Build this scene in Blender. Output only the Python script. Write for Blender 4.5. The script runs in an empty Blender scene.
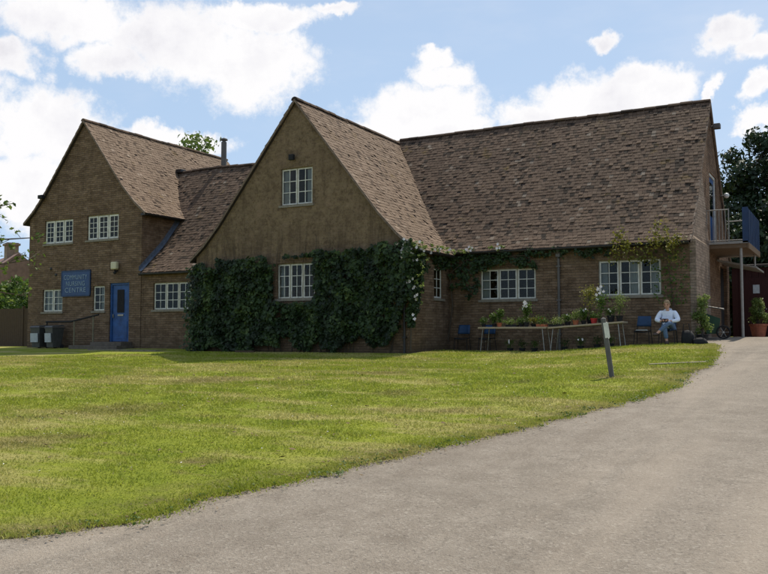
import bpy, bmesh, math, random
import numpy as np
from mathutils import Vector, Matrix, noise
R=math.radians
random.seed(7); rng=np.random.default_rng(11)
scene=bpy.context.scene; COL=scene.collection
# ------------------------------------------------------------------ basics
def link(o,parent=None):
    COL.objects.link(o)
    if parent is not None: o.parent=parent
    return o
def tag(o,label=None,cat=None,group=None,kind=None):
    if label: o['label']=label
    if cat: o['category']=cat
    if group: o['group']=group
    if kind: o['kind']=kind
    return o
def empty(name,loc=(0,0,0),label=None,cat=None,group=None,rz=0):
    o=bpy.data.objects.new(name,None); o.location=loc; o.rotation_euler=(0,0,rz); link(o)
    o.empty_display_size=.2
    return tag(o,label,cat,group)
class MB:
    """collects geometry, builds ONE mesh object"""
    def __init__(s): s.v=[]; s.f=[]; s.a=[]; s.m=[]; s.cur=0
    def add(s,vs,fs,a=0.5):
        n=len(s.v); s.v+= [tuple(v) for v in vs]; s.f+=[tuple(i+n for i in f) for f in fs]; s.a+=[a]*len(fs); s.m+=[s.cur]*len(fs)
    def box(s,x0,x1,y0,y1,z0,z1,a=.5,M=None,b=0):
        if x1<x0:x0,x1=x1,x0
        if y1<y0:y0,y1=y1,y0
        if z1<z0:z0,z1=z1,z0
        vs=[Vector(p) for p in ((x0,y0,z0),(x1,y0,z0),(x1,y1,z0),(x0,y1,z0),(x0,y0,z1),(x1,y0,z1),(x1,y1,z1),(x0,y1,z1))]
        if M is not None: vs=[M@v for v in vs]
        s.add(vs,[(0,3,2,1),(4,5,6,7),(0,1,5,4),(1,2,6,5),(2,3,7,6),(3,0,4,7)],a)
    def tube(s,pts,r,n=8,a=.5,cap=True):
        pts=[Vector(p) for p in pts]; rs=r if isinstance(r,(list,tuple)) else [r]*len(pts)
        vs=[];fs=[]
        up=None
        for i,p in enumerate(pts):
            d=(pts[min(i+1,len(pts)-1)]-pts[max(i-1,0)]).normalized()
            if up is None: up=Vector((0,0,1)) if abs(d.z)<.9 else Vector((1,0,0))
            x=d.cross(up).normalized(); y=x.cross(d).normalized(); up=y
            for k in range(n):
                t=2*math.pi*k/n; vs.append(p+(x*math.cos(t)+y*math.sin(t))*rs[i])
        for i in range(len(pts)-1):
            for k in range(n):
                fs.append((i*n+k,i*n+(k+1)%n,(i+1)*n+(k+1)%n,(i+1)*n+k))
        if cap: fs.append(tuple(range(n))); fs.append(tuple(range((len(pts)-1)*n,len(pts)*n))[::-1])
        s.add(vs,fs,a)
    def lathe(s,prof,c=(0,0,0),n=20,a=.5,sq=(1,1)):
        vs=[];fs=[]
        for r,z in prof:
            for k in range(n):
                t=2*math.pi*k/n; vs.append((c[0]+r*math.cos(t)*sq[0],c[1]+r*math.sin(t)*sq[1],c[2]+z))
        for i in range(len(prof)-1):
            for k in range(n): fs.append((i*n+k,i*n+(k+1)%n,(i+1)*n+(k+1)%n,(i+1)*n+k))
        s.add(vs,fs,a)
    def ball(s,c,r,n=10,a=.5,M=None):
        rr=r if isinstance(r,tuple) else (r,r,r)
        vs=[];fs=[]
        for i in range(n+1):
            ph=math.pi*i/n
            for k in range(2*n):
                t=math.pi*k/n
                v=Vector((rr[0]*math.sin(ph)*math.cos(t),rr[1]*math.sin(ph)*math.sin(t),rr[2]*math.cos(ph)))
                if M: v=M@v
                vs.append(v+Vector(c))
        for i in range(n):
            for k in range(2*n): fs.append((i*2*n+k,i*2*n+(k+1)%(2*n),(i+1)*2*n+(k+1)%(2*n),(i+1)*2*n+k))
        s.add(vs,fs,a)
    def build(s,name,mat,parent=None,smooth=False,bevel=0,loc=None):
        me=bpy.data.meshes.new(name); me.from_pydata(s.v,[],s.f)
        at=me.attributes.new('v','FLOAT','FACE'); at.data.foreach_set('value',np.array(s.a,dtype=np.float32))
        mats=mat if isinstance(mat,(list,tuple)) else [mat]
        for m in mats: me.materials.append(m)
        if len(mats)>1: me.polygons.foreach_set('material_index',s.m)
        if smooth: me.polygons.foreach_set('use_smooth',[True]*len(me.polygons))
        me.update()
        o=bpy.data.objects.new(name,me); link(o,parent)
        if loc: o.location=loc
        if bevel:
            b=o.modifiers.new('b','BEVEL'); b.width=bevel; b.segments=2; b.limit_method='ANGLE'; b.angle_limit=R(40)
        return o
def npmesh(name,V,F,A,mat,parent=None,k=3):
    """numpy verts (n,3), faces (m,k), face attribute"""
    me=bpy.data.meshes.new(name); m=len(F)
    me.vertices.add(len(V)); me.vertices.foreach_set('co',np.asarray(V,dtype=np.float32).ravel())
    me.loops.add(m*k); me.loops.foreach_set('vertex_index',np.asarray(F,dtype=np.int32).ravel())
    me.polygons.add(m); me.polygons.foreach_set('loop_start',np.arange(0,m*k,k,dtype=np.int32))
    me.update(calc_edges=True)
    at=me.attributes.new('v','FLOAT','FACE'); at.data.foreach_set('value',np.asarray(A,dtype=np.float32))
    me.materials.append(mat)
    o=bpy.data.objects.new(name,me); return link(o,parent)
# ------------------------------------------------------------------ node helpers
class NT:
    def __init__(s,name=None,tree=None):
        if tree is None:
            s.mat=bpy.data.materials.new(name); s.mat.use_nodes=True; tree=s.mat.node_tree
            for n in list(tree.nodes): tree.nodes.remove(n)
            s.out=tree.nodes.new('ShaderNodeOutputMaterial')
        s.t=tree
    def n(s,typ,inp={},**kw):
        nd=s.t.nodes.new('ShaderNode'+typ)
        for k,v in kw.items(): setattr(nd,k,v)
        for k,v in inp.items(): s.set(nd.inputs[k],v)
        return nd
    def set(s,sock,v):
        if hasattr(v,'is_output') or isinstance(v,bpy.types.NodeSocket): s.t.links.new(v,sock)
        else:
            if isinstance(v,(tuple,list)) and len(v)==3 and sock.type=='RGBA': v=(*v,1)
            sock.default_value=v
    def math(s,op,a,b=None,c=None,clamp=False):
        nd=s.t.nodes.new('ShaderNodeMath'); nd.operation=op; nd.use_clamp=clamp
        s.set(nd.inputs[0],a)
        if b is not None: s.set(nd.inputs[1],b)
        if c is not None: s.set(nd.inputs[2],c)
        return nd.outputs[0]
    def vmath(s,op,a,b=None,out=0):
        nd=s.t.nodes.new('ShaderNodeVectorMath'); nd.operation=op
        s.set(nd.inputs[0],a)
        if b is not None: s.set(nd.inputs[1],b)
        return nd.outputs['Value' if op in('LENGTH','DOT_PRODUCT') else 'Vector']
    def mix(s,f,a,b,mode='MIX'):
        nd=s.t.nodes.new('ShaderNodeMix'); nd.data_type='RGBA'; nd.blend_type=mode
        s.set(nd.inputs[0],f); s.set(nd.inputs[6],a); s.set(nd.inputs[7],b); return nd.outputs[2]
    def noise(s,vec,scale,detail=4,rough=.55,out='Fac'):
        return s.n('TexNoise',{'Vector':vec,'Scale':scale,'Detail':detail,'Roughness':rough}).outputs[out]
    def ramp(s,f,stops,interp='LINEAR'):
        nd=s.t.nodes.new('ShaderNodeValToRGB'); s.set(nd.inputs[0],f); cr=nd.color_ramp; cr.interpolation=interp
        while len(cr.elements)<len(stops): cr.elements.new(.5)
        for e,(p,c) in zip(cr.elements,stops): e.position=p; e.color=(*c,1) if len(c)==3 else c
        return nd.outputs[0]
    def mr(s,f,a,b,c=0,d=1,smooth=False):
        nd=s.n('MapRange',{'Value':f,'From Min':a,'From Max':b,'To Min':c,'To Max':d})
        if smooth: nd.interpolation_type='SMOOTHSTEP'
        return nd.outputs[0]
    def pos(s): return s.n('NewGeometry').outputs['Position']
    def attr(s): return s.n('Attribute',attribute_name='v').outputs['Fac']
    def bump(s,h,strength,dist): return s.n('Bump',{'Height':h,'Strength':strength,'Distance':dist}).outputs[0]
    def principled(s,color,rough=.8,normal=None,**kw):
        p=s.n('BsdfPrincipled',{'Base Color':color,'Roughness':rough})
        if normal is not None: s.set(p.inputs['Normal'],normal)
        for k,v in kw.items(): s.set(p.inputs[k],v)
        return p.outputs[0]
    def done(s,sh): s.t.links.new(sh,s.out.inputs[0]); return s.mat
def simple(name,col,rough=.6,metal=0,var=.25,scale=12,bump=.0,spec=.4):
    t=NT(name); p=t.n('TexCoord').outputs['Object']; nz=t.noise(p,scale,5)
    c=t.mix(t.mr(nz,.3,.7),tuple(x*(1-var) for x in col),tuple(min(1,x*(1+var)) for x in col))
    nm=t.bump(nz,bump,.01) if bump else None
    return t.done(t.principled(c,rough,nm,**{'Metallic':metal,'Specular IOR Level':spec}))
# ------------------------------------------------------------------ terrain
TH=R(29.05); FW=(-math.sin(TH),math.cos(TH)); RT=(math.cos(TH),math.sin(TH))
def sm(t): t=np.clip(t,0,1); return t*t*(3-2*t)
YP=[-400,-60,0,3.7,10,16,18.8,22,23.9,25,1500]; ZP=[-2.4,-2.0,-1.66,-1.53,-1.22,-.94,-.84,-.70,-.58,-.54,-.54]
def ter(x,y):
    x=np.asarray(x,dtype=float); y=np.asarray(y,dtype=float)
    z=(np.interp(y-.7,YP,ZP)+np.interp(y,YP,ZP)+np.interp(y+.7,YP,ZP))/3
    z=z+.25*sm((x+9)/4.5)*sm((y-12)/13)+.22*sm((y-25)/5)*sm((x+7)/3)*(1-sm((y-60)/30))
    z=z+(.018*np.sin(x*.7+y*.31)*np.sin(y*.53-x*.2)+.010*np.sin(x*1.9+1)*np.sin(y*1.3))*(1-sm((y-19)/4))
    return z
def tz(x,y): return float(ter(x,y))
EY=[-60,-10,1.0,3.2,4.15,4.58,5.07,5.77,6.42,7.1,8.12,8.56,9.83,11.17,13.0,15.58,16.93,18.09,19.35,22,25.5,26.6,26.9,37.8,38.2,60,500]
EX=[-90,-45,-13,-7.0,-5.55,-5.2,-5.02,-4.88,-4.72,-4.5,-4.29,-4.26,-3.96,-3.68,-3.22,-2.85,-2.86,-3.05,-2.80,-3.1,-3.55,-4.3,-6,-6,30,60,400]
def nz1(t,s=0): return noise.noise(Vector((t,s*7.3,.5)))
def edge(y):
    e=float(np.interp(y,EY,EX))
    if 2<y<26: e+=.12*nz1(y*1.1)+.10*nz1(y*3.1,1)+.09*nz1(y*9,2)+.05*nz1(y*23,3)
    return e
# ------------------------------------------------------------------ materials
def grass_color(t,blade=False):
    p=t.pos(); big=t.noise(p,.35,4,.6); mid=t.noise(p,1.3,5,.6); fine=t.noise(p,9,5,.7)
    sp=t.n('Mapping',{'Vector':p,'Scale':(.5,1.6,1),'Rotation':(0,0,R(-12))}).outputs[0]; dry=t.noise(sp,.55,6,.62)
    c=t.ramp(mid,[(.28,(.165,.225,.016)),(.5,(.275,.315,.032)),(.72,(.375,.385,.065))])
    c=t.mix(t.mr(big,.35,.65,0,.6),c,(.36,.39,.045))
    c=t.mix(t.mr(dry,.47,.62,0,.9,True),c,(.50,.43,.16))
    brn=t.noise(t.n('Mapping',{'Vector':p,'Scale':(.6,1.3,1),'Location':(3,8,0)}).outputs[0],.8,6,.68)
    c=t.mix(t.mr(brn,.57,.70,0,.6,True),c,(.24,.165,.085))
    c=t.mix(t.mr(fine,.35,.7,0,.2),c,(.12,.19,.012),'MIX')
    for (qx,qy,qr) in ((-4.35,16.75,.55),(-10.4,9.9,1.2),(-9.2,7.3,1.0),(-7.2,13.5,.7),(-6.1,7.0,.4),(-12.5,14.5,1.3),(-9.5,17.0,.8)):
        dd=t.vmath('LENGTH',t.vmath('SUBTRACT',p,t.n('CombineXYZ',{0:qx,1:qy,2:t.n('SeparateXYZ',{0:p}).outputs[2]}).outputs[0])); dd=t.math('ADD',dd,t.math('MULTIPLY',t.math('SUBTRACT',fine,.5),1.2*qr)); c=t.mix(t.mr(dd,qr*.2,qr,.5,0,True),c,(.22,.15,.08))
    if blade:
        v=t.attr(); c=t.mix(t.mr(v,0,1,0,.45),c,(.26,.28,.05)); c=t.mix(t.mr(v,.93,1,0,.8),c,(.36,.30,.14))
    return c,p,fine,mid
def m_lawn():
    t=NT('lawn_mat'); c,p,fine,mid=grass_color(t)
    e=t.math('MULTIPLY',t.attr(),t.mr(t.noise(p,2.4,6,.72),.40,.60,0,1)); c=t.mix(e,c,(.13,.095,.055))
    n2=t.noise(p,45,4,.7); n3=t.noise(p,7,6,.75)
    c=t.mix(t.mr(n2,.42,.62,.0,.42),c,(.05,.07,.012))
    c=t.mix(t.mr(n3,.66,.74,0,.7),c,(.13,.09,.045))
    h=t.math('ADD',t.math('MULTIPLY',n2,.6),n3)
    return t.done(t.principled(c,.9,t.bump(h,1,.06),**{'Specular IOR Level':.1}))
def m_blade():
    t=NT('grass_blade_mat'); c,*_=grass_color(t,True)
    a=t.principled(c,.6,**{'Specular IOR Level':.2}); b=t.n('BsdfTranslucent',{'Color':c}).outputs[0]
    return t.done(t.n('MixShader',{0:.35,1:a,2:b}).outputs[0])
def m_gravel():
    t=NT('tarmac_gravel_mat'); p=t.pos()
    big=t.noise(p,.25,5,.6); mid=t.noise(p,2.2,6,.65); 
    vo=t.n('TexVoronoi',{'Vector':p,'Scale':110}); vo2=t.n('TexVoronoi',{'Vector':p,'Scale':48})
    sp=t.noise(p,60,3,.7)
    c=t.ramp(mid,[(.3,(.17,.140,.108)),(.5,(.225,.19,.150)),(.72,(.285,.245,.198))])
    c=t.mix(t.mr(big,.35,.68,0,.55,True),c,(.27,.228,.182))
    cell=t.n('SeparateColor',{'Color':vo.outputs['Color']}).outputs[0]
    cell2=t.n('SeparateColor',{'Color':vo2.outputs['Color']}).outputs[1]
    c=t.mix(t.mr(cell,.0,1,0,.18),c,t.mix(cell,(.09,.075,.06),(.42,.38,.33)))
    c=t.mix(t.mr(cell2,.80,1,0,.25),c,(.52,.48,.41))
    c=t.mix(t.mr(cell2,.0,.14,.45,0),c,(.07,.06,.05))
    c=t.mix(t.mr(sp,.45,.7,0,.35),c,(.09,.075,.06))
    # dark damp patches and cracks
    st=t.noise(t.n('Mapping',{'Vector':p,'Scale':(.3,1.2,1),'Rotation':(0,0,R(25))}).outputs[0],.8,6,.7)
    c=t.mix(t.mr(st,.50,.70,0,.35),c,(.17,.145,.115))
    tr=t.n('Mapping',{'Vector':p,'Rotation':(0,0,R(14)),'Scale':(1,.06,1)}).outputs[0]; tw=t.noise(tr,1.1,4,.6); c=t.mix(t.mr(tw,.5,.66,0,.3,True),c,(.36,.30,.235)); c=t.mix(t.mr(tw,.46,.34,0,.3,True),c,(.15,.12,.09))
    ck=t.n('TexVoronoi',{'Vector':t.vmath('ADD',p,t.vmath('MULTIPLY',t.noise(p,1.2,4,.6,'Color'),(.9,.9,0))),'Scale':.55},feature='DISTANCE_TO_EDGE').outputs['Distance']; c=t.mix(t.math('MULTIPLY',t.mr(ck,.0,.010,.28,0),t.mr(mid,.42,.55,0,1)),c,(.06,.05,.035))
    h=t.math('ADD',vo.outputs['Distance'],t.math('MULTIPLY',sp,1.2)); h=t.math('ADD',h,t.math('MULTIPLY',vo2.outputs['Distance'],.8))
    return t.done(t.principled(c,.9,t.bump(h,.8,.009),**{'Specular IOR Level':.25}))
def m_brick(name,c1,c2,mort,upper=None,uz=0,streak=.5,course=.088):
    t=NT(name); p=t.pos(); s=t.n('SeparateXYZ',{0:p})
    u=t.math('ADD',s.outputs[0],s.outputs[1]); 
    wv=t.noise(p,2.5,3,.6); zz=t.math('ADD',s.outputs[2],t.math('MULTIPLY',wv,.03)); uv=t.n('CombineXYZ',{0:t.math('ADD',u,t.math('MULTIPLY',wv,.12)),1:zz}).outputs[0]
    br=dict(Scale=1,Bias=0); br['Brick Width']=.27; br['Row Height']=course
    b=t.n('TexBrick',{'Vector':uv,'Color1':c1,'Color2':c2,'Mortar':mort,'Mortar Size':.010,'Mortar Smooth':.5,**br})
    b2=t.n('TexBrick',{'Vector':uv,'Color1':(0,0,0),'Color2':(1,1,1),'Mortar':(.5,.5,.5),'Mortar Size':.0,**br})
    n1=t.noise(p,.8,6,.68); n2=t.noise(p,4.5,6,.72); n3=t.noise(p,26,5,.75); n4=t.noise(t.n('Mapping',{'Vector':p,'Scale':(1,1,2.6)}).outputs[0],2.4,5,.7)
    st=t.noise(t.n('Mapping',{'Vector':p,'Scale':(3.2,3.2,.3)}).outputs[0],1.3,6,.7)
    c=b.outputs['Color']
    c=t.mix(t.mr(b2.outputs['Color'],.0,.45,.35,0),c,tuple(x*.5 for x in c1))
    c=t.mix(t.mr(b2.outputs['Color'],.7,1,0,.3),c,(c2[0]*1.15,c2[1]*1.2,c2[2]*1.35))
    c=t.mix(t.mr(n4,.42,.66,0,.65,True),c,tuple(x*.45 for x in c1))
    if upper:
        wz=t.math('ADD',s.outputs[2],t.math('MULTIPLY',n1,1.6)); wz=t.math('ADD',wz,t.mr(s.outputs[0],-25,-23,-9,0))
        w=t.mr(wz,uz,uz+1.0,0,1,True)
        cu=t.mix(t.mr(n2,.3,.7),upper[0],upper[1]); n5=t.noise(p,11,5,.8); cu=t.mix(t.mr(n3,.45,.6,0,.7),cu,upper[2]); cu=t.mix(t.mr(n5,.50,.62,0,.75,True),cu,tuple(x*.42 for x in upper[1])); cu=t.mix(t.mr(n2,.52,.66,0,.6,True),cu,tuple(x*.5 for x in upper[1]))
        stn=t.math('MULTIPLY',t.mr(s.outputs[2],4.2,2.9,0,1,True),t.mr(t.noise(t.n('Mapping',{'Vector':p,'Scale':(4,4,.35)}).outputs[0],1.2,5,.7),.42,.56,0,.75)); cu=t.mix(stn,cu,(.07,.052,.03)); cu=t.mix(.35,cu,c)
        c=t.mix(t.math('MULTIPLY',w,.9),c,cu)
    c=t.mix(t.mr(st,.52,.72,0,streak,True),c,tuple(x*.3 for x in c1))
    n6=t.noise(p,1.9,7,.8); c=t.mix(t.mr(n6,.5,.62,0,.45,True),c,tuple(x*.4 for x in c1)); c=t.mix(t.mr(n6,.46,.36,0,.4,True),c,(c2[0]*1.15,c2[1]*1.15,c2[2]*1.2))
    c=t.mix(t.mr(n1,.48,.72,0,.45),c,tuple(x*.5 for x in c2))
    c=t.mix(t.mr(n3,.50,.70,0,.5),c,tuple(x*.5 for x in c1))
    # wall colour darkens towards its foot
    c=t.mix(t.mr(t.math('ADD',s.outputs[2],t.math('MULTIPLY',n2,.5)),-.5,.35,.55,0,True),c,(.07,.055,.035))
    hb=t.math('MULTIPLY',t.math('SUBTRACT',1,b.outputs['Fac']),t.math('SUBTRACT',1,w) if upper else 1.0); h=t.math('ADD',hb,t.math('MULTIPLY',n3,1.2)); h=t.math('ADD',h,t.math('MULTIPLY',n2,1.3)); h=t.math('ADD',h,t.math('MULTIPLY',b2.outputs['Color'],.4))
    return t.done(t.principled(c,.92,t.bump(h,1,.02),**{'Specular IOR Level':.15}))
def m_tile(name,cols,moss=.5):
    t=NT(name); p=t.pos(); v=t.attr()
    c=t.ramp(v,cols); n1=t.noise(p,.7,5,.6); n2=t.noise(p,6,5,.7); n3=t.noise(p,38,3,.6)
    c=t.mix(t.mr(n1,.4,.7,0,.35),c,tuple(x*.6 for x in cols[1][1]))
    c=t.mix(t.mr(n2,.5,.75,0,.4),c,tuple(x*1.35 for x in cols[-3][1]))
    c=t.mix(t.mr(n3,.58,.75,0,moss),c,(.12,.11,.055))
    c=t.mix(t.mr(t.noise(p,1.1,6,.75),.60,.70,0,.6),c,(.17,.115,.035))
    h=t.math('ADD',n3,n2)
    return t.done(t.principled(c,.9,t.bump(h,.6,.01),**{'Specular IOR Level':.2}))
def m_leaf(name,stops,trans=.35,rough=.55,spec=.35):
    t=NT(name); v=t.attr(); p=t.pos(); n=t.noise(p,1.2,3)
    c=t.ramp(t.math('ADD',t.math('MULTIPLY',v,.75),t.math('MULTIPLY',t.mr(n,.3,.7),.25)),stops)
    a=t.principled(c,rough,**{'Specular IOR Level':spec}); b=t.n('BsdfTranslucent',{'Color':c}).outputs[0]
    return t.done(t.n('MixShader',{0:trans,1:a,2:b}).outputs[0])
def m_wood(name,c1,c2,sc=(1,1,8)):
    t=NT(name); p=t.n('TexCoord').outputs['Object']; q=t.n('Mapping',{'Vector':p,'Scale':sc}).outputs[0]
    n=t.noise(q,6,6,.65); c=t.mix(t.mr(n,.3,.7),c1,c2)
    return t.done(t.principled(c,.8,t.bump(n,.4,.01),**{'Specular IOR Level':.25}))
def m_glass():
    t=NT('window_glass'); p=t.pos(); nb=t.bump(t.noise(p,1.7,2),.25,.02)
    fr=t.n('Fresnel',{'IOR':1.5,'Normal':nb}).outputs[0]
    a=t.n('BsdfTransparent',{'Color':(.62,.66,.65,1)}).outputs[0]; g=t.n('BsdfGlossy',{'Color':(.55,.58,.56,1),'Roughness':.03,'Normal':nb}).outputs[0]
    return t.done(t.n('MixShader',{0:fr,1:a,2:g}).outputs[0])
M={}
M['lawn']=m_lawn(); M['blade']=m_blade(); M['gravel']=m_gravel()
M['brick']=m_brick('brick_wall_mat',(.20,.128,.078),(.25,.168,.105),(.165,.122,.085),((.235,.175,.095),(.145,.105,.058),(.36,.275,.16)),2.7)
M['brick_end']=m_brick('gable_end_brick_mat',(.21,.125,.075),(.26,.165,.10),(.17,.125,.085))
M['pier']=m_brick('pier_brick_mat',(.30,.225,.165),(.35,.265,.195),(.26,.21,.16),streak=.25)  # paler tint: the pier's better light beside the shaded wall is in the colour
M['tile']=m_tile('roof_tile_mat',[(0,(.018,.012,.009)),(.15,(.038,.027,.020)),(.35,(.088,.056,.038)),(.6,(.115,.076,.052)),(.85,(.138,.095,.067)),(1,(.22,.18,.14))])  # front slopes: weak grazing sun is put into these darker tile colours
M['tile_sunlit']=m_tile('sunlit_roof_tile_mat',[(0,(.05,.032,.022)),(.25,(.145,.098,.066)),(.6,(.185,.13,.09)),(.85,(.21,.152,.108)),(1,(.29,.225,.17))])  # same tiles on the gable roofs, with stronger sun put into lighter colours
M['under']=simple('roof_underside_mat',(.035,.026,.022),.9)
M['lead']=simple('lead_mat',(.10,.12,.16),.5,.0,.3,8)
M['verge']=simple('verge_mat',(.15,.11,.08),.85,0,.4,9)
M['white']=simple('white_paint_mat',(.58,.57,.50),.55,0,.25,6)
M['mullion']=simple('mullion_timber_mat',(.33,.30,.23),.7,0,.2,9)
M['sill']=simple('sill_stone_mat',(.20,.175,.135),.8,0,.25,14)
M['glass']=m_glass()
M['curtain']=simple('curtain_mat',(.60,.61,.60),.9,0,.1,5)
M['blind']=simple('blind_mat',(.42,.40,.36),.9,0,.15,5)
M['blue']=simple('blue_paint_mat',(.014,.062,.19),.5,0,.35,4)
M['blue_dark']=simple('dark_blue_panel_mat',(.008,.03,.085),.5,0,.25,5)
M['sign_blue']=simple('blue_sign_mat',(.018,.055,.15),.5,0,.15,5)
M['lettering']=simple('lettering_mat',(.20,.27,.34),.6,0,.05)
M['gutter']=simple('black_gutter_mat',(.022,.02,.02),.45,0,.3,8)
M['pipe']=simple('grey_pipe_mat',(.10,.09,.08),.5,0,.2,8)
M['steel']=simple('galvanised_mat',(.26,.25,.23),.35,.7,.2,10)
M['rail_white']=simple('rail_paint_mat',(.27,.25,.22),.5,0,.15,10)
M['black']=simple('black_plastic_mat',(.012,.012,.013),.85,0,.2,8)
M['blue_plastic']=simple('blue_plastic_mat',(.010,.040,.10),.6,0,.15,8)
M['lampw']=simple('lamp_glass_mat',(.55,.55,.52),.3,0,.05)
M['lampc']=simple('cream_lamp_mat',(.50,.46,.30),.4,0,.1)
M['dark']=simple('dark_interior_mat',(.012,.010,.010),.9)
M['red_door']=m_wood('dark_red_timber_mat',(.028,.009,.008),(.048,.014,.012),(8,8,.6))
M['soffit']=m_wood('tan_soffit_mat',(.12,.078,.045),(.17,.115,.07))
M['wood_grey']=m_wood('weathered_wood_mat',(.085,.08,.075),(.16,.15,.135),(6,6,.8))
M['wood_brown']=m_wood('brown_fence_mat',(.05,.032,.02),(.09,.06,.035),(6,6,.8))
M['table']=m_wood('table_top_mat',(.30,.24,.16),(.38,.31,.22),(1,6,6))
M['terra']=simple('terracotta_mat',(.30,.09,.045),.75,0,.25,10)
M['bin']=simple('grey_bin_mat',(.055,.055,.052),.5,0,.2,6)
M['pale']=simple('pale_panel_mat',(.40,.42,.42),.6,0,.15,9)
M['green_body']=simple('green_metal_mat',(.010,.055,.030),.4,0,.2,6)
M['concrete']=simple('concrete_mat',(.18,.16,.10),.9,0,.25,7,.4)
M['step']=simple('step_mat',(.11,.09,.07),.9,0,.25,7,.4)
M['ivy']=m_leaf('ivy_leaf_mat',[(0,(.007,.014,.004)),(.35,(.018,.038,.008)),(.7,(.036,.068,.013)),(1,(.10,.14,.03))],.2)
M['ivy_bright']=m_leaf('sunlit_climber_mat',[(0,(.07,.12,.02)),(.5,(.14,.20,.04)),(1,(.30,.34,.12))],.45)  # climber tips: sunlight in the leaf colour; plain light green on potted plants
M['creeper']=m_leaf('golden_climber_mat',[(0,(.09,.10,.015)),(.5,(.17,.17,.025)),(1,(.32,.29,.06))],.4)
M['conifer']=m_leaf('backlit_tree_leaf_mat',[(0,(.006,.012,.005)),(.5,(.016,.032,.010)),(1,(.035,.065,.015))],.15)  # backlit shade of the trees is put into these dark leaf colours
M['tree']=m_leaf('tree_leaf_mat',[(0,(.04,.075,.012)),(.5,(.09,.14,.022)),(1,(.17,.22,.045))],.45)
M['hedge']=m_leaf('hedge_leaf_mat',[(0,(.03,.06,.01)),(.5,(.065,.12,.018)),(1,(.13,.20,.03))],.35)
M['bark']=m_wood('bark_mat',(.05,.037,.025),(.10,.078,.055),(5,5,1))
M['petal']=simple('white_petal_mat',(.75,.70,.72),.6,0,.1)
M['petal_pink']=simple('pink_petal_mat',(.60,.38,.45),.6,0,.1)
M['petal_red']=simple('red_petal_mat',(.45,.03,.03),.6,0,.1)
M['far_roof']=simple('far_roof_mat',(.19,.115,.095),.9,0,.25,3)
M['far_wall']=simple('far_wall_mat',(.24,.17,.12),.9,0,.25,3)
M['skin']=simple('skin_mat',(.52,.29,.20),.55,0,.08,20)
M['hair']=simple('fair_hair_mat',(.25,.165,.085),.6,0,.3,40)
M['shirt']=simple('pale_blue_shirt_mat',(.68,.73,.84),.85,0,.08,25,.3)
M['jeans']=simple('jeans_mat',(.09,.14,.22),.9,0,.25,30,.3)
M['shoe']=simple('shoe_mat',(.045,.028,.02),.6)
M['bare_earth']=simple('litter_mat',(.13,.085,.04),.9,0,.4,9)
# ------------------------------------------------------------------ camera, sun, world
cam=bpy.data.cameras.new('camera'); cam.lens=39.75; cam.sensor_width=36; cam.clip_end=3000; cam.clip_start=.1
co=bpy.data.objects.new('camera',cam); link(co); co.rotation_euler=(R(90)+math.atan(48/848),0,TH); scene.camera=co
SUN_EL=R(61); SUN_AZ=R(6)      # azimuth measured from +Y towards +X
sd=Vector((math.sin(SUN_AZ)*math.cos(SUN_EL),math.cos(SUN_AZ)*math.cos(SUN_EL),math.sin(SUN_EL)))
sl=bpy.data.lights.new('sun','SUN'); sl.energy=5.0; sl.angle=R(.55); sl.color=(1,.93,.80)
so=bpy.data.objects.new('sun',sl); link(so); so.rotation_euler=(-sd).to_track_quat('-Z','Y').to_euler()
w=bpy.data.worlds.new('World'); scene.world=w; w.use_nodes=True
t=NT(tree=w.node_tree)
for n_ in list(w.node_tree.nodes): w.node_tree.nodes.remove(n_)
wo=t.n('OutputWorld'); 
sky=t.n('TexSky'); sky.sky_type='NISHITA'; sky.sun_disc=False; sky.sun_elevation=SUN_EL; sky.sun_rotation=SUN_AZ; sky.dust_density=1.5; sky.air_density=1.0; sky.ozone_density=1.2
D=t.n('TexCoord').outputs['Generated']; sx=t.n('SeparateXYZ',{0:D})
el=t.math('ARCSINE',sx.outputs[2]); az=t.math('ARCTAN2',sx.outputs[0],sx.outputs[1])
ae=t.n('CombineXYZ',{0:az,1:el}).outputs[0]
wob=t.noise(D,9,6,.62,'Color'); wob=t.vmath('SUBTRACT',wob,(.5,.5,.5)); wob2=t.vmath('MULTIPLY',wob,(.12,.085,0))
aew=t.vmath('ADD',ae,wob2)
# cumulus banks: azimuth, elevation (deg), half-widths (deg)
CL=[(-41.94, 18.61, 6.68, 2.97), (-37.24, 17.67, 4.37, 2.7), (-49.96, 19.25, 5.6, 1.76), (-38.03, 20.62, 4.88, 0.88), (-50.84, 12.65, 5.01, 2.97), (-52.28, 8.81, 3.54, 2.97), (-43.53, 12.8, 3.93, 0.95), (-33.5, 20.91, 2.42, 0.54), (-52.85, 16.64, 2.49, 1.35), (-46.96, 17.03, 3.06, 1.35), (-26.28, 14.97, 5.26, 2.03), (-25.27, 17.32, 2.69, 1.35), (-25.81, 18.43, 1.75, 0.68), (-28.31, 13.84, 4.19, 1.35), (-24.26, 13.67, 4.03, 1.22), (-14.76, 15.15, 6.09, 2.03), (-17.32, 14.31, 4.28, 1.62), (-11.02, 15.24, 2.93, 1.82), (-12.25, 16.06, 3.34, 1.28), (-14.44, 18.6, 1.27, 0.68), (-7.32, 18.02, 1.98, 1.22), (-5.59, 17.13, 1.82, 1.01), (-4.91, 14.65, 1.13, 0.88), (-7.55, 14.22, 0.64, 1.35), (-4.69, 13.12, 1.35, 0.74), (-57.74, 15.33, 4.16, 4.05), (-61.73, 12.05, 5.74, 4.73), (1.27, 15.1, 4.53, 2.7), (6.95, 12.12, 5.31, 2.7)]
den=None
for a_,e_,ra,re in CL:
    q=t.vmath('SUBTRACT',aew,(R(a_),R(e_),0)); q=t.vmath('MULTIPLY',q,(1/R(ra),1/R(re),0)); L=t.vmath('LENGTH',q)
    m_=t.math('SUBTRACT',1,L); den=m_ if den is None else t.math('MAXIMUM',den,m_)
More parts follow.
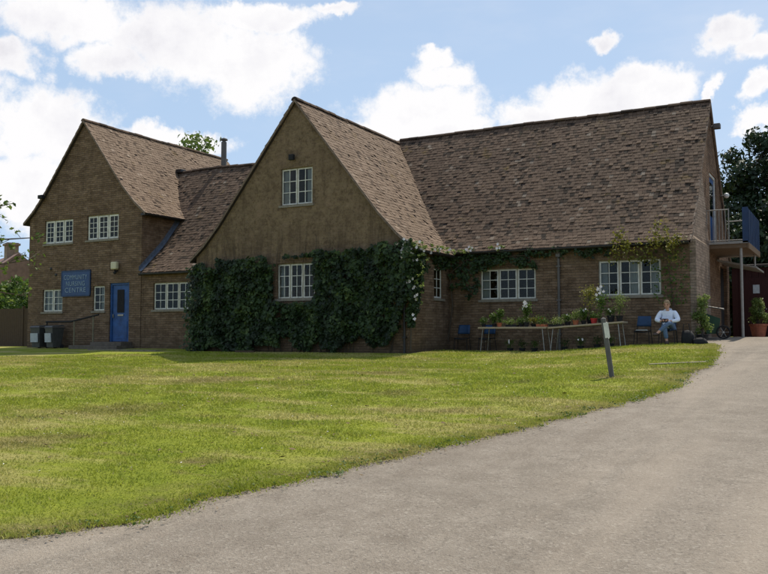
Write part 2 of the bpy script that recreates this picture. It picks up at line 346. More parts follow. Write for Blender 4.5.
fine=t.noise(D,26,7,.68); den=t.math('ADD',den,t.math('MULTIPLY',t.math('SUBTRACT',fine,.5),1.15)); fin2=t.noise(D,70,5,.7); den=t.math('ADD',den,t.math('MULTIPLY',t.math('SUBTRACT',fin2,.5),.35))
mask=t.mr(den,-.10,.40,0,1,True)
gen=t.mr(t.noise(t.n('Mapping',{'Vector':D,'Scale':(1,1,2.4)}).outputs[0],2.3,7,.6),.53,.68,0,1,True)
away=t.mr(t.math('ABSOLUTE',t.math('SUBTRACT',az,R(-28))),R(42),R(55),0,1,True); high=t.mr(el,R(24),R(34),0,1,True)
gen=t.math('MULTIPLY',gen,t.math('MAXIMUM',away,high))
mask=t.math('MAXIMUM',mask,gen)
wisp=t.mr(t.noise(t.n('Mapping',{'Vector':D,'Scale':(1,1,3)}).outputs[0],4.5,6,.6),.45,.8,0,.25,True)
shade=t.noise(t.vmath('ADD',D,(.0,.0,.03)),7,6,.6); thick=t.mr(den,.25,.75,0,.09); lf=t.mr(az,R(-62),R(-42),.05,0); shade=t.math('SUBTRACT',t.math('SUBTRACT',shade,thick),lf)
ccol=t.ramp(shade,[(.22,(.78,.77,.82)),(.33,(.92,.91,.94)),(.43,(1.0,.99,1.0))])
skyc=t.vmath('MULTIPLY',sky.outputs[0],(.115,.105,.100))
hz=t.mr(el,0,R(34),.85,.50); skyc=t.mix(hz,skyc,(.53,.73,1.0))
skyc=t.mix(wisp,skyc,(.82,.86,.95))
fin=t.mix(mask,skyc,ccol)
bg=t.n('Background',{'Color':fin,'Strength':1.0}); t.t.links.new(bg.outputs[0],wo.inputs[0])
# the Nishita sky is scaled by 0.1-0.115 above, which is its strength
scene.view_settings.view_transform='Standard'; scene.view_settings.look='None'; scene.view_settings.exposure=0
try: scene.cycles.max_bounces=6; scene.cycles.transparent_max_bounces=8
except Exception: pass
# ------------------------------------------------------------------ ground, lawn
def axis(lo,hi,fine_lo,fine_hi,step,grow=1.35):
    a=list(np.arange(fine_lo,fine_hi,step)); s=step; x=a[-1]
    while x<hi: s*=grow; x+=s; a.append(x)
    s=step; x=a[0]; b=[]
    while x>lo: s*=grow; x-=s; b.append(x)
    return np.array(b[::-1]+a)
xs=axis(-900,900,-36,4,.4); ys=axis(-500,1100,0,40,.4)
X,Y=np.meshgrid(xs,ys); Z=ter(X,Y); nx,ny=len(xs),len(ys)
idx=np.arange(nx*ny).reshape(ny,nx)
F=np.stack([idx[:-1,:-1],idx[:-1,1:],idx[1:,1:],idx[1:,:-1]],-1).reshape(-1,4)
g=npmesh('driveway',np.stack([X,Y,Z],-1).reshape(-1,3),F,np.zeros(len(F)),M['gravel'],k=4); tag(g,kind='structure')
g.data.polygons.foreach_set('use_smooth',[True]*len(g.data.polygons))
rows=list(axis(-60,900,2.0,27,.05,1.3)); offs=[0,.015,.05,.1,.2,.35,.55,.8,1.1,1.5,2,2.6,3.3,4.2,5.3,6.6,8.2,10,12,14.5,17,20,24,28,33,40,55,90,200,600]
V=[];
for y in rows:
    e=edge(y)
    for k,o_ in enumerate(offs):
        x=e-o_; z=tz(x,y); V.append((x,y,z+(-.02 if k==0 else .004 if k==1 else .012 if k<4 else .022)))
nc=len(offs); idx=np.arange(len(V)).reshape(-1,nc)
F=np.stack([idx[:-1,:-1],idx[1:,:-1],idx[1:,1:],idx[:-1,1:]],-1).reshape(-1,4)
lawn=npmesh('lawn',V,F,np.tile(np.interp(offs[:-1],[0,.06,.25,.8],[1,1,.55,0]),len(rows)-1),M['lawn'],k=4); tag(lawn,kind='structure')
lawn.data.polygons.foreach_set('use_smooth',[True]*len(lawn.data.polygons))
EYF=np.arange(0,40,.02); EXF=np.array([edge(y) for y in EYF])
# grass blades
def blades(N,d0,d1,pw,hs,near_edge=False):
    u=rng.random(N); d=(d0**pw+u*(d1**pw-d0**pw))**(1/pw)
    lat=(rng.random(N)*1.25-.68)*.95*d
    x=d*FW[0]+lat*RT[0]; y=d*FW[1]+lat*RT[1]
    if near_edge:
        y=rng.uniform(3,25.5,N); x=np.interp(y,EYF,EXF)+rng.normal(-.03,.09,N); d=x*FW[0]+y*FW[1]
        k=rng.random(N)<np.clip(9/d,0.1,1)**1.3; x,y,d=x[k],y[k],d[k]
    else:
        k=(x<np.interp(y,EYF,EXF))&(y<25.4)&~((x<-12)&(x>-21.3)&(y>23.2))&~((x<-21)&(y>24.0)); x,y,d=x[k],y[k],d[k]
    n=len(x); z=ter(x,y)+.02
    cl=np.array([noise.noise(Vector((a*1.7,b*1.7,0))) for a,b in zip(x,y)])
    h=hs*(.5+.8*rng.random(n))*(d/8)**.45*(1+.9*np.clip(cl,-.6,1)); wd=(.0035+.0035*rng.random(n))*(d/6)**.9
    th=rng.random(n)*2*np.pi; lean=rng.normal(0,.55,(n,2))*h[:,None]
    c,s=np.cos(th)*wd,np.sin(th)*wd
    Vv=np.empty((n,3,3)); Vv[:,0]=np.stack([x-c,y-s,z],-1); Vv[:,1]=np.stack([x+c,y+s,z],-1); Vv[:,2]=np.stack([x+lean[:,0],y+lean[:,1],z+h],-1)
    return Vv.reshape(-1,3),rng.random(n)
b1,a1=blades(330000,5.6,30,1.15,.023); b2,a2=blades(30000,6,25,1,.026,True)
V=np.concatenate([b1,b2]); A=np.concatenate([a1,a2]); F=np.arange(len(V)).reshape(-1,3)
gb=npmesh('grass',V,F,A,M['blade']); tag(gb,'short mown grass blades covering the lawn','grass',kind='stuff')
# leaf litter, daisies
def scatter_quads(n,size,region,mat,name,zoff=.045):
    V=[];F=[];A=[]
    for i in range(n):
        x,y=region(); z=tz(x,y)+zoff; s=size*random.uniform(.5,1.4); a=random.random()*6.28; t_=random.uniform(-.4,.4)
        c,q=math.cos(a)*s,math.sin(a)*s; b=len(V)
        V+=[(x-c,y-q,z),(x+q*.5,y-c*.5,z+s*t_),(x+c,y+q,z+s*.3),(x-q*.5,y+c*.5,z-s*t_*.3)]; F.append((b,b+1,b+2,b+3)); A.append(random.random())
    return npmesh(name,V,F,A,mat,k=4)
def reg_edge():
    y=random.uniform(3.5,24)**1.0; return float(np.interp(y,EYF,EXF))+random.gauss(.02,.18),y
def reg_lawn():
    while True:
        d=random.uniform(8.5,24); l=random.uniform(-.62,.3)*d; x=d*FW[0]+l*RT[0]; y=d*FW[1]+l*RT[1]
        if x<edge(y)-.1 and y<25: return x,y
tag(scatter_quads(900,.018,reg_edge,M['bare_earth'],'leaf_litter',.03),'small brown fallen leaves and bits along the lawn edge','leaf litter',kind='stuff')
tag(scatter_quads(300,.011,reg_lawn,M['petal'],'daisies',.06),'tiny white daisies dotted over the lawn','daisies',kind='stuff')
tag(scatter_quads(300,.035,reg_lawn,M['bare_earth'],'dead_leaves',.05),'dark dead leaves scattered on the lawn','dead leaves',kind='stuff')
wc=[];wn=[];wa=[]
rw=np.random.default_rng(77)
for i in range(150):
    y=rw.uniform(3.8,21)**1.0; x=float(np.interp(y,EYF,EXF))+rw.normal(.02,.09)
    for k in range(rw.integers(5,16)):
        r_=rw.normal(0,.035,2); wc.append((x+r_[0],y+r_[1],tz(x,y)+.02+rw.random()*.03)); wa.append(rw.random())
n=len(wc); V,F=None,None
WEEDS=(np.array(wc),rw.normal(0,.5,(n,3))+[0,0,1],rw.uniform(.010,.024,n),np.array(wa))
# pale paving strip by the drive
mb=MB()
px0,px1=-4.0,-2.84; pys=np.linspace(px0,px1,4)
for a,b in zip(pys[:-1],pys[1:]):
    def P(x,o): 
        y=19.19+(x+3.87)*.47; return (x,y+o,tz(x,y+o)+.045)
    v=[P(a+.008,0),P(b-.008,0),P(b-.008,.15),P(a+.008,.15)]; lo=[(x,y,z-.06) for x,y,z in v]
    mb.add(v+lo,[(0,1,2,3),(0,4,5,1),(1,5,6,2),(2,6,7,3),(3,7,4,0)],random.random())
tag(mb.build('path_edging',M['concrete']),kind='structure')
mb=MB()
for a in np.arange(-26.2,-22.6,.6): mb.box(a+.01,a+.59,23.35,23.95,-.6,tz(a,23.6)+.05,random.random())
tag(mb.build('path',M['concrete']),kind='structure')
# ------------------------------------------------------------------ THE BUILDING
BLD=empty('brick_building',(-15,24,-.5),'long brown brick building with three tall gables, steep tiled roofs and white framed windows','building')
BO=Vector((-15,24,-.5))
def bpart(mb,name,mat,parent=BLD,**k):
    o=mb.build(name,mat,parent,**k)
    if parent is BLD: o.matrix_parent_inverse=Matrix.Translation(-BO)
    return o
class Prof:      # roof profile: distance from ridge -> height
    def __init__(s,z,pts): s.r=[p[0] for p in pts]; s.z=[z+p[1] for p in pts]
    def __call__(s,r): return float(np.interp(abs(r),s.r,s.z)) if abs(r)<=s.r[-1] else -99
    def h(s,r): 
        r=abs(r)
        if r<=s.r[-1]: return float(np.interp(r,s.r,s.z))
        k=(s.z[-1]-s.z[-2])/(s.r[-1]-s.r[-2]); return s.z[-1]+k*(r-s.r[-1])
PL=Prof(9.02,[(0,0),(2.3,-2.92),(3.0,-3.65),(3.62,-4.15)]); CL_=-28.2
PM=Prof(8.08,[(0,0),(3.3,-4.12),(4.0,-4.85),(4.62,-5.35)]); CM=-16.65
PA=Prof(8.22,[(0,0),(3.6,-4.25),(4.2,-4.9),(4.75,-5.37)]); CA=31.35
PK=Prof(7.42,[(0,0),(3.2,-3.83),(4.45,-4.95)]); CK=29.1
hL=lambda x,y: PL(x-CL_) if y>24.6 else -99
hM=lambda x,y: PM(x-CM) if y>23.6 else -99
hA=lambda x,y: PA(y-CA) if x>-20 else -99
hK=lambda x,y: PK(y-CK)
def roof(prof,c,axis_,u0,u1,sides,keep,mat,name,seed,tiled=None,g=.158,tw=.15):
    """axis_='Y': ridge runs along Y at x=c; sides: +1/-1"""
    rd=random.Random(seed); mb=MB()
    def pt(u,r,side,z): return (c+side*r,u,z) if axis_=='Y' else (u,c+side*r,z)
    for side in sides:
        L=[0]
        for i in range(len(prof.r)-1): L.append(L[-1]+math.hypot(prof.r[i+1]-prof.r[i],prof.z[i+1]-prof.z[i]))
        T=L[-1]
        def sagf(u,s_,T): return .035*noise.noise(Vector((u*.33,s_*.35,seed*3.1)))+.03*(max(0,s_/T)**2)*noise.noise(Vector((u*.5,seed,2)))-.01
        def P(s,h):   # s measured from eave up
            q=T-s; r=float(np.interp(q,L,prof.r)); z=float(np.interp(q,L,prof.z))
            i=min(max(int(np.searchsorted(L,min(q,T-.001),side='right'))-1,0),len(L)-2)
            dr,dz=prof.r[i+1]-prof.r[i],prof.z[i+1]-prof.z[i]; l=math.hypot(dr,dz); nr,nz_=-dz/l,dr/l
            if s<0: r+=-s*dr/l; z+=-s*dz/l
            return r+nr*h,z+nz_*h+sagf(P.u,s,T)
        # slab
        mb.cur=1; nu=max(2,int((u1-u0)/.15)); ns=max(2,int(T/.2)); us=np.linspace(u0,u1,nu+1); ss=np.linspace(0,T,ns+1)
        for i in range(nu):
            for j in range(ns):
                um=(us[i]+us[i+1])/2; P.u=um; r,z=P((ss[j]+ss[j+1])/2,0); x,y,_=pt(um,r,side,z)
                if not keep(x,y,z): continue
                q=[]
                for uu,s_ in ((us[i],ss[j]),(us[i+1],ss[j]),(us[i+1],ss[j+1]),(us[i],ss[j+1])):
                    P.u=uu; r,z=P(s_,-.0); q.append(pt(uu,r,side,z))
                lo=[(a,b,c_-.07) for a,b,c_ in q]
                mb.add(q+lo,[(0,1,2,3),(4,7,6,5)])
                if j==0: mb.add([q[0],q[1],lo[1],lo[0]],[(0,1,2,3)])
                if i==0: mb.add([q[0],q[3],lo[3],lo[0]],[(0,1,2,3)])
                if i==nu-1: mb.add([q[1],q[2],lo[2],lo[1]],[(0,1,2,3)])
        mb.cur=0
        if tiled is not None and side not in tiled: 
            continue
        nrow=int(T/g)
        for j in range(nrow+1):
            s0=j*g-.04; off=(j%2)*tw/2+rd.uniform(-.02,.02)
            rowj=rd.uniform(-.008,.008)
            u=u0-off
            while u<u1:
                w_=tw*rd.uniform(.93,1.07); a_,b_=max(u,u0-.03),min(u+w_-.008,u1+.03); u+=w_
                if b_-a_<.04: continue
                um=(a_+b_)/2; P.u=um; r,z=P(s0+g*.5,0); x,y,_=pt(um,r,side,z)
                if not keep(x,y,z): continue
                if rd.random()<.006: continue
                th=rd.uniform(.013,.021); lift=rd.uniform(.010,.020)+(.018 if rd.random()<.06 else 0); jit=rd.uniform(-.012,.012)+rowj
                s1=min(s0+g*1.35,T+.01)
                tl=rd.uniform(-.005,.005)
                q=[]
                for hh in (0,th):
                    for uu,s_,base,sk in ((a_,s0+jit,lift,tl),(b_,s0+jit,lift,-tl),(b_,s1,.002,0),(a_,s1,.002,0)):
                        r,z=P(s_,base+hh+sk); q.append(pt(uu,r,side,z))
                v=min(.95,max(.2,rd.gauss(.58,.12)))
                if rd.random()<.13: v=rd.uniform(0,.25)
                if rd.random()<.012: v=rd.uniform(.93,1)
                mb.add(q,[(4,5,6,7),(0,1,5,4),(1,2,6,5),(3,0,4,7)],v)
    o=bpart(mb,name,[mat,M['under']])
    return o
def L_len(p): return sum(math.hypot(p.r[i+1]-p.r[i],p.z[i+1]-p.z[i]) for i in range(len(p.r)-1))
def ridge(prof,c,axis_,u0,u1,parent,mat,seed):
    rd=random.Random(seed); mb=MB(); u=u0; z00=prof.z[0]
    while u<u1-.05:
        z0=z00+.035*noise.noise(Vector((u*.33,L_len(prof)*.35,seed*3.1)))+.03*noise.noise(Vector((u*.5,seed,2)))-.01; l=min(.42,u1-u); n=7; vs=[]; rr=.115+rd.uniform(-.006,.006); dz=rd.uniform(-.008,.012)
        for e,sc in ((u,1.0),(u+l-.012,.97)):
            for k in range(n):
                t_=math.pi*k/(n-1); r=math.cos(t_)*rr*sc*1.1; z=z0+dz-.035+math.sin(t_)*rr*sc
                vs.append((c+r,e,z) if axis_=='Y' else (e,c+r,z))
        mb.add(vs,[(k,k+1,n+k+1,n+k) for k in range(n-1)]+[tuple(range(n)),tuple(range(n,2*n))[::-1]],rd.uniform(.1,.7)); u+=l
    o=mb.build('ridge',mat,parent); return o
rL=roof(PL,CL_,'Y',24.68,34.0,(1,-1),lambda x,y,z: not (x>-27.2 and hK(x,y)>z+.02 and y<33.4 and False) and z>(hK(x,y) if x>-27.0 and y<33.5 else -99)-.03,M['tile_sunlit'],'roof',1)
rM=roof(PM,CM,'Y',23.64,32.2,(1,-1),lambda x,y,z: (z>hA(x,y)-.05) if x>-16.65 else (z>(hK(x,y) if x<-18 else -99)-.05 and z>hA(x,y)-.05),M['tile_sunlit'],'roof',2)
rA=roof(PA,CA,'X',-18.6,-4.26,(-1,1),lambda x,y,z: z>hM(x,y)-.03 or y>31.3,M['tile'],'roof',3,tiled=(-1,))
rK=roof(PK,CK,'X',-27.2,-18.0,(-1,1),lambda x,y,z: ((x>-24.72) or z>PL(x-CL_)-.02) and (x<-21.2 or z>hM(x,y)-.03),M['tile'],'roof',4,tiled=(-1,))
ridge(PL,CL_,'Y',24.66,34.0,rL,M['tile'],1); ridge(PM,CM,'Y',23.62,31.2,rM,M['tile'],2); ridge(PA,CA,'X',-16.6,-4.24,rA,M['tile'],3); ridge(PK,CK,'X',-26.85,-17.3,rK,M['tile'],4)
# verges
def verge(prof,c,y0,dy,name='verge',axis_='Y'):
    mb=MB()
    for side in (-1,1):
        for i in range(len(prof.r)-1):
            q=[]
            for r,z in ((prof.r[i],prof.z[i]),(prof.r[i+1],prof.z[i+1])):
                for dz in (.03,-.075):
                    for d in (0,dy): q.append((c+side*r,y0+d,z+dz) if axis_=='Y' else (y0+d,c+side*r,z+dz))
            mb.add(q,[(0,2,6,4),(1,5,7,3),(0,4,5,1),(2,3,7,6),(0,1,3,2),(4,6,7,5)])
    return bpart(mb,name,M['verge'])
verge(PL,CL_,24.655,.06); verge(PM,CM,23.615,.06); verge(PA,CA,-4.235,-.06,axis_='X')
# walls with openings ------------------------------------------------
def wall(mb,u0,u1,top,holes,base,fn,depth=.13,brk=()):
    """fn(u,z,d)->xyz ; d into the wall"""
    us=sorted(set([u0,u1]+[h for q in holes for h in q[:2]]+[b for b in brk if u0<b<u1]))
    for a,b in zip(us[:-1],us[1:]):
        m=(a+b)/2; hs=sorted([q for q in holes if q[0]<=m<=q[1]],key=lambda q:q[2]); z=base
        for q in hs:
            mb.add([fn(a,z,0),fn(b,z,0),fn(b,q[2],0),fn(a,q[2],0)],[(0,1,2,3)]); z=q[3]
        mb.add([fn(a,z,0),fn(b,z,0),fn(b,top(b),0),fn(a,top(a),0)],[(0,1,2,3)])
    for a,b,c,d in holes:
        for e,f in (((a,c),(b,c)),((b,c),(b,d)),((b,d),(a,d)),((a,d),(a,c))):
            mb.add([fn(e[0],e[1],0),fn(f[0],f[1],0),fn(f[0],f[1],depth),fn(e[0],e[1],depth)],[(0,1,2,3)])
fy=lambda Y0:(lambda u,z,d:(u,Y0+d,z)); fx=lambda X0:(lambda u,z,d:(X0-d,u,z))   # facing -Y ; facing +X
B=-1.3
W_L=[(-30.58,-28.83,3.90,4.93),(-27.98,-26.16,3.93,4.97),(-30.62,-29.38,.98,1.96),(-27.56,-26.88,.98,2.03)]; D_L=(-26.6,-25.5,-.27,2.12)
W_K=(-24.22,-22.27,.98,2.06); W_M=[(-17.28,-15.97,4.45,5.74),(-17.42,-15.84,1.23,2.45)]; W_A=[(-11.14,-9.16,1.18,2.23),(-7.1,-5.16,1.22,2.36)]
W_R=(25.55,26.25,1.22,2.26)
def brks(prof,c): return [c+s*r for r in prof.r for s in (1,-1)]
mb=MB(); wall(mb,-31.55,-24.86,lambda u:PL.h(u-CL_)-.05,W_L+[D_L],B,fy(24.8),brk=brks(PL,CL_))
for X_ in (-24.86,-31.55): mb.add([(X_,24.8,B),(X_,33.8,B),(X_,33.8,PL.h(X_-CL_)-.06),(X_,24.8,PL.h(X_-CL_)-.06)],[(0,1,2,3)])
bpart(mb,'wall',M['brick']); mb=MB(); wall(mb,-31.55,-24.86,lambda u:PL.h(u-CL_)-.05,[],B,fy(33.8),brk=brks(PL,CL_)); bpart(mb,'wall',M['brick'])
mb=MB(); wall(mb,-24.859,-21.0,lambda u:2.50,[W_K],B,fy(24.83)); bpart(mb,'wall',M['brick']); mb=MB(); wall(mb,-24.859,-21.0,lambda u:2.5,[],B,fy(33.3)); bpart(mb,'wall',M['brick'])
mb=MB(); wall(mb,-21.05,-12.28,lambda u:PM.h(u-CM)-.05,W_M,B,fy(23.75),brk=brks(PM,CM))
wall(mb,23.75,26.8,lambda u:2.93,[W_R],B,fx(-12.28)); mb.add([(-21.05,23.75,B),(-21.05,35,B),(-21.05,35,2.9),(-21.05,23.75,2.9)],[(0,1,2,3)]); bpart(mb,'wall',M['brick'])
mb=MB(); wall(mb,-12.28,-4.32,lambda u:2.95,W_A,B,fy(26.8)); bpart(mb,'wall',M['brick']); mb=MB(); mb.add([(-21.05,35.9,B),(-4.32,35.9,B),(-4.32,35.9,2.95),(-21.05,35.9,2.95)],[(0,1,2,3)]); bpart(mb,'wall',M['brick'])
BD=(31.15,32.75,3.12,5.72); DD=(33.4,35.2,-.12,2.55)
mb=MB(); wall(mb,26.8,35.9,lambda u:PA.h(u-CA)-.05,[BD,DD],B,fx(-4.32),brk=brks(PA,CA),depth=.2); bpart(mb,'wall',M['brick_end'])
mb=MB(); mb.box(-4.319,-4.14,26.80,29.55,-1,2.9); mb.add([(-4.319,26.8,2.9),(-4.319,29.55,2.9),(-4.319,29.55,5.4),(-4.319,27.0,3.1),(-4.14,26.8,2.9),(-4.14,29.55,2.9)],[(0,4,5,1),(0,3,4),(3,2,5,4),(1,5,2)])
bpart(mb,'pier',M['pier'])
# windows -----------------------------------------------------------
def window(a,b,c,d,fn,n,cols,rows,depth=.07,curtain=None,sill=True,thick=.045,open_=None,lint=True):
    """fn(u,z,dd): dd positive goes into the wall"""
    mb=MB()
    def bx(m,u0,u1,z0,z1,d0,d1):
        p=[fn(u,z,dd) for dd in (d0,d1) for z in (z0,z1) for u in (u0,u1)]
        m.add([p[0],p[1],p[3],p[2],p[4],p[5],p[7],p[6]],[(0,1,2,3),(4,7,6,5),(0,4,5,1),(1,5,6,2),(2,6,7,3),(3,7,4,0)])
    f=.035
    bx(mb,a,b,c,c+f,depth,depth+.06); bx(mb,a,b,d-f,d,depth,depth+.06); bx(mb,a,a+f,c+f,d-f,depth,depth+.06); bx(mb,b-f,b,c+f,d-f,depth,depth+.06)
    W=(b-a-2*f-(n-1)*.05)/n; pm=MB(); cms=[]; cas=[]
    for i in range(n):
        u0=a+f+i*(W+.05); u1=u0+W
        if i: bx(mb,u0-.05,u0,c+f,d-f,depth-.004,depth+.055)
        s=thick*.85; z0,z1=c+f,d-f; dd=depth-.012; fm=mb; mb=MB()
        bx(mb,u0,u1,z0,z0+s,dd,dd+.04); bx(mb,u0,u1,z1-s,z1,dd,dd+.04); bx(mb,u0,u0+s,z0+s,z1-s,dd,dd+.04); bx(mb,u1-s,u1,z0+s,z1-s,dd,dd+.04)
        for k in range(1,cols): uu=u0+s+(W-2*s)*k/cols; bx(mb,uu-.011,uu+.011,z0+s,z1-s,dd+.006,dd+.03)
        for k in range(1,rows): zz=z0+s+(z1-z0-2*s)*k/rows; bx(mb,u0+s,u1-s,zz-.011,zz+.011,dd+.005,dd+.031)
        cas.append(mb); mb=fm
        p=[fn(u0+s,z0+s,dd+.02),fn(u1-s,z0+s,dd+.02),fn(u1-s,z1-s,dd+.02),fn(u0+s,z1-s,dd+.02)]
        pm.add(p,[(0,1,2,3)])
        if curtain:
            for (fa,fb) in curtain[i%len(curtain)]:
                m_=14; q=[]
                for k in range(m_+1):
                    uu=u0+W*(fa+(fb-fa)*k/m_); off=.16+.025*math.sin(k*2.1)
                    q+= [fn(uu,z0,off),fn(uu,z1,off)]
                cm=MB(); cm.add(q,[(2*k,2*k+2,2*k+3,2*k+1) for k in range(m_)]); cms.append(cm)
    o=bpart(mb,'window',M['mullion'])
    for q_ in cas: q_.build('casement',M['white'],o)
    pm.build('pane',M['glass'],o)
    for cm in cms: cm.build('curtain',M['curtain'],o)
    if sill:
        sm_=MB(); bx(sm_,a-.06,b+.06,c-.07,c+.006,-.05,depth+.01); sm_.build('sill',M['sill'],o)
    if lint:
        sm_=MB()
        k=a-.08
        while k<b+.06:   # upright brick lintel
            bx(sm_,k,k+.066,d-.002,d+.2,-.006,.04); sm_.a[-6:]=[random.random()]*6; k+=.075
        sm_.build('lintel',M['brick'],o)
    return o
L_=fy(24.8)
window(*W_L[0],L_,3,2,4,curtain=None,thick=.075); window(*W_L[1],L_,3,2,4,thick=.075)
window(*W_L[2],L_,2,2,3,thick=.05,curtain=[[(0,.95)]]); window(*W_L[3],L_,1,2,3,thick=.05,curtain=[[(.5,1)]])
window(*W_K,fy(24.83),3,2,3); window(*W_M[0],fy(23.75),2,2,3,thick=.04,curtain=[[(0,.45)],[(.55,1)]]); window(*W_M[1],fy(23.75),3,2,3,thick=.045,curtain=[[(0,.5)],[],[]])
window(*W_A[0],fy(26.8),3,2,3,curtain=[[(0,.45)],[],[]]); window(*W_A[1],fy(26.8),3,2,3,curtain=[[(0,.4)],[(.45,1)],[(.45,1)]])
window(*W_R,fx(-12.28),1,2,3,lint=False)
# front door
mb=MB(); a,b,c,d=D_L
mb.box(a,a+.09,24.86,24.93,c,d); mb.box(b-.09,b,24.86,24.93,c,d); mb.box(a+.09,b-.09,24.86,24.93,d-.09,d)
mb.box(a+.10,b-.10,24.90,24.945,c+.01,d-.10)
mb.box(a+.18,b-.18,24.885,24.905,c+.12,c+.82); 
do=bpart(mb,'door',M['blue'])
m2=MB(); m2.box(a+.36,b-.36,24.882,24.899,c+1.18,d-.28); m2.build('pane',M['dark'],do)
m2=MB(); m2.box(a+.40,b-.38,24.870,24.898,c+1.04,c+1.11); m2.build('letterbox',M['steel'],do)
m2=MB(); m2.box(a+.14,a+.17,24.86,24.899,c+.98,c+1.12); m2.build('handle',M['steel'],do)
# balcony door (blue) and lower doorway
mb=MB(); a,b,c,d=BD
for y0,y1,z0,z1 in ((a,a+.09,c,d),(b-.09,b,c,d),(a+.09,b-.09,d-.09,d)): mb.box(-4.45,-4.36,y0,y1,z0,z1)
fr=bpart(mb,'balcony_door',M['white']); m2=MB(); m2.box(-4.44,-4.40,a+.1,b-.1,c+.01,d-.1); m2.box(-4.40,-4.385,a+.25,b-.25,c+.2,c+.9); m2.build('door_leaf',M['blue'],fr)
m2=MB(); m2.box(-4.395,-4.38,a+.3,b-.3,c+1.1,d-.3); m2.build('pane',M['glass'],fr)
mb=MB(); a,b,c,d=DD; mb.box(-4.50,-4.44,a,b,c,d); bpart(mb,'door',M['dark'])  # near-black sheet in the open doorway, painted shade of the inside
# balcony
XO=-2.97; YB=29.69; YE=33.3; zs=3.0
mb=MB(); mb.box(-4.318,XO,YB,YE,zs-.16,zs+.02); mb.box(XO-.03,XO+.03,YB-.03,YE,zs-.2,zs-.0); bal=bpart(mb,'balcony',M['soffit'],bevel=.01)
mb=MB(); mb.box(-4.3,XO,YB-.05,YB-.01,zs-.02,zs+.06); 
mb.tube([(-4.3,YB,zs+1.12),(-3.55,YB,zs+1.12)],.018); mb.tube([(-3.6,YB,zs+.72),(XO,YB,zs+.72)],.018); mb.tube([(-4.28,YB,zs+.10),(XO,YB,zs+.10)],.014)
for k in range(8): 
    x=-4.22+k*.095; mb.tube([(x,YB,zs+.08),(x,YB,zs+1.12)],.011)
mb.tube([(-3.55,YB,zs),(-3.55,YB,zs+1.15)],.02); mb.build('railing',M['rail_white'],bal)
mb=MB(); mb.box(XO-.16,XO+.02,YB-.05,YB-.02,zs,zs+1.16); mb.box(XO-.02,XO+.02,YB,YE,zs,zs+1.12)
for k in range(7): mb.box(XO+.02,XO+.035,YB+.05+k*.52,YB+.09+k*.52,zs+.02,zs+1.1)
mb.build('side_panel',M['blue_dark'],bal)
mb=MB(); mb.tube([(-3.2,YB+.08,tz(-3.2,YB)-.2),(-3.2,YB+.08,zs-.16)],.045,12); mb.build('post',M['rail_white'],bal)
mb=MB(); mb.tube([(-3.05,32.5,2.40),(-3.05,32.5,zs-.16)],.035,12); mb.build('post',M['rail_white'],bal)
mb=MB(); 
mb.add([(-4.3,32.45,2.72),(-4.3,35.3,2.72),(-3.0,35.3,2.42),(-3.0,32.45,2.42),(-4.3,32.45,2.66),(-4.3,35.3,2.66),(-3.0,35.3,2.36),(-3.0,32.45,2.36)],[(0,1,2,3),(4,7,6,5),(0,3,7,4),(2,1,5,6),(3,2,6,7)])
bpart(mb,'porch_canopy',M['rail_white'])
# gutters, pipes, flue, flashing
def gutter(p0,p1,r=.06):
    mb=MB(); p0,p1=Vector(p0),Vector(p1); d=(p1-p0).normalized(); n=Vector((d.y,-d.x,0)); k=8; vs=[]
    for p in (p0,p1):
        for i in range(k+1):
            t_=math.pi*i/k; vs.append(p+n*math.cos(t_)*r+Vector((0,0,-math.sin(t_)*r)))
    mb.add(vs,[(i,i+1,k+2+i,k+1+i) for i in range(k)]+[tuple(range(k+1)),tuple(range(k+1,2*k+2))])
    q=[p+n*(r+.004)+Vector((0,0,z)) for p in (p0,p1) for z in (.012,-.012)]; mb.add(q,[(0,1,3,2)])
    return bpart(mb,'gutter',M['gutter'])
gutter((-11.95,26.55,2.80),(-4.3,26.55,2.80)); gutter((-24.8,24.62,2.42),(-21.25,24.62,2.42)); gutter((-12.0,23.72,2.69),(-12.0,26.5,2.69))
gutter((-24.55,24.75,4.84),(-24.55,26.9,4.84))
for q in ((-24.86,-24.6,24.72,27.0,4.78,4.86),(-12.28,-12.03,23.66,26.8,2.66,2.72),(-12.2,-4.33,26.6,26.8,2.74,2.80),(-24.8,-21.1,24.66,24.83,2.38,2.43)):
    mb=MB(); mb.box(*q); bpart(mb,'soffit',M['gutter'])
def pipe(x,y,z0,z1,mat,r=.04,neck=None):
    mb=MB(); pts=[(x,y,z0),(x,y,z1)]
    if neck: pts+= [(x,y-.04,z1+.08),neck]
    mb.tube(pts,r,10)
    for z in np.arange(z0+.5,z1,1.1): mb.box(x-r-.02,x+r+.02,y-r-.005,y+.07,z,z+.05)
    if neck: mb.box(x-.07,x+.07,y-.09,y+.04,z1-.02,z1+.12)
    return bpart(mb,'downpipe',mat)
pipe(-8.37,26.73,-.5,2.55,M['pipe'],.045,(-8.37,26.56,2.76)); pipe(-12.42,23.68,-.6,1.35,M['gutter'],.04)
mb=MB(); mb.tube([(-24.5,29.35,7.0),(-24.5,29.35,8.62)],.12,14); mb.tube([(-24.5,29.35,8.62),(-24.5,29.35,8.70)],.08,14); mb.lathe([(.0,.13),(.16,.06),(.17,.0),(.0,.0)],(-24.5,29.35,8.70),14)
mb.lathe([(.13,0),(.12,.35),(.10,.36)],(-24.5,29.35,7.2),14)
bpart(mb,'flue',M['pipe'],smooth=False)
mb=MB(); n=12; q=[]
for i in range(n+1):
    y=24.66+i*(27.05-24.66)/n; z=PK(y-CK); q+=[(-24.70,y,z+.055),(-24.855,y,z+.075),(-24.855,y,z+.24)]
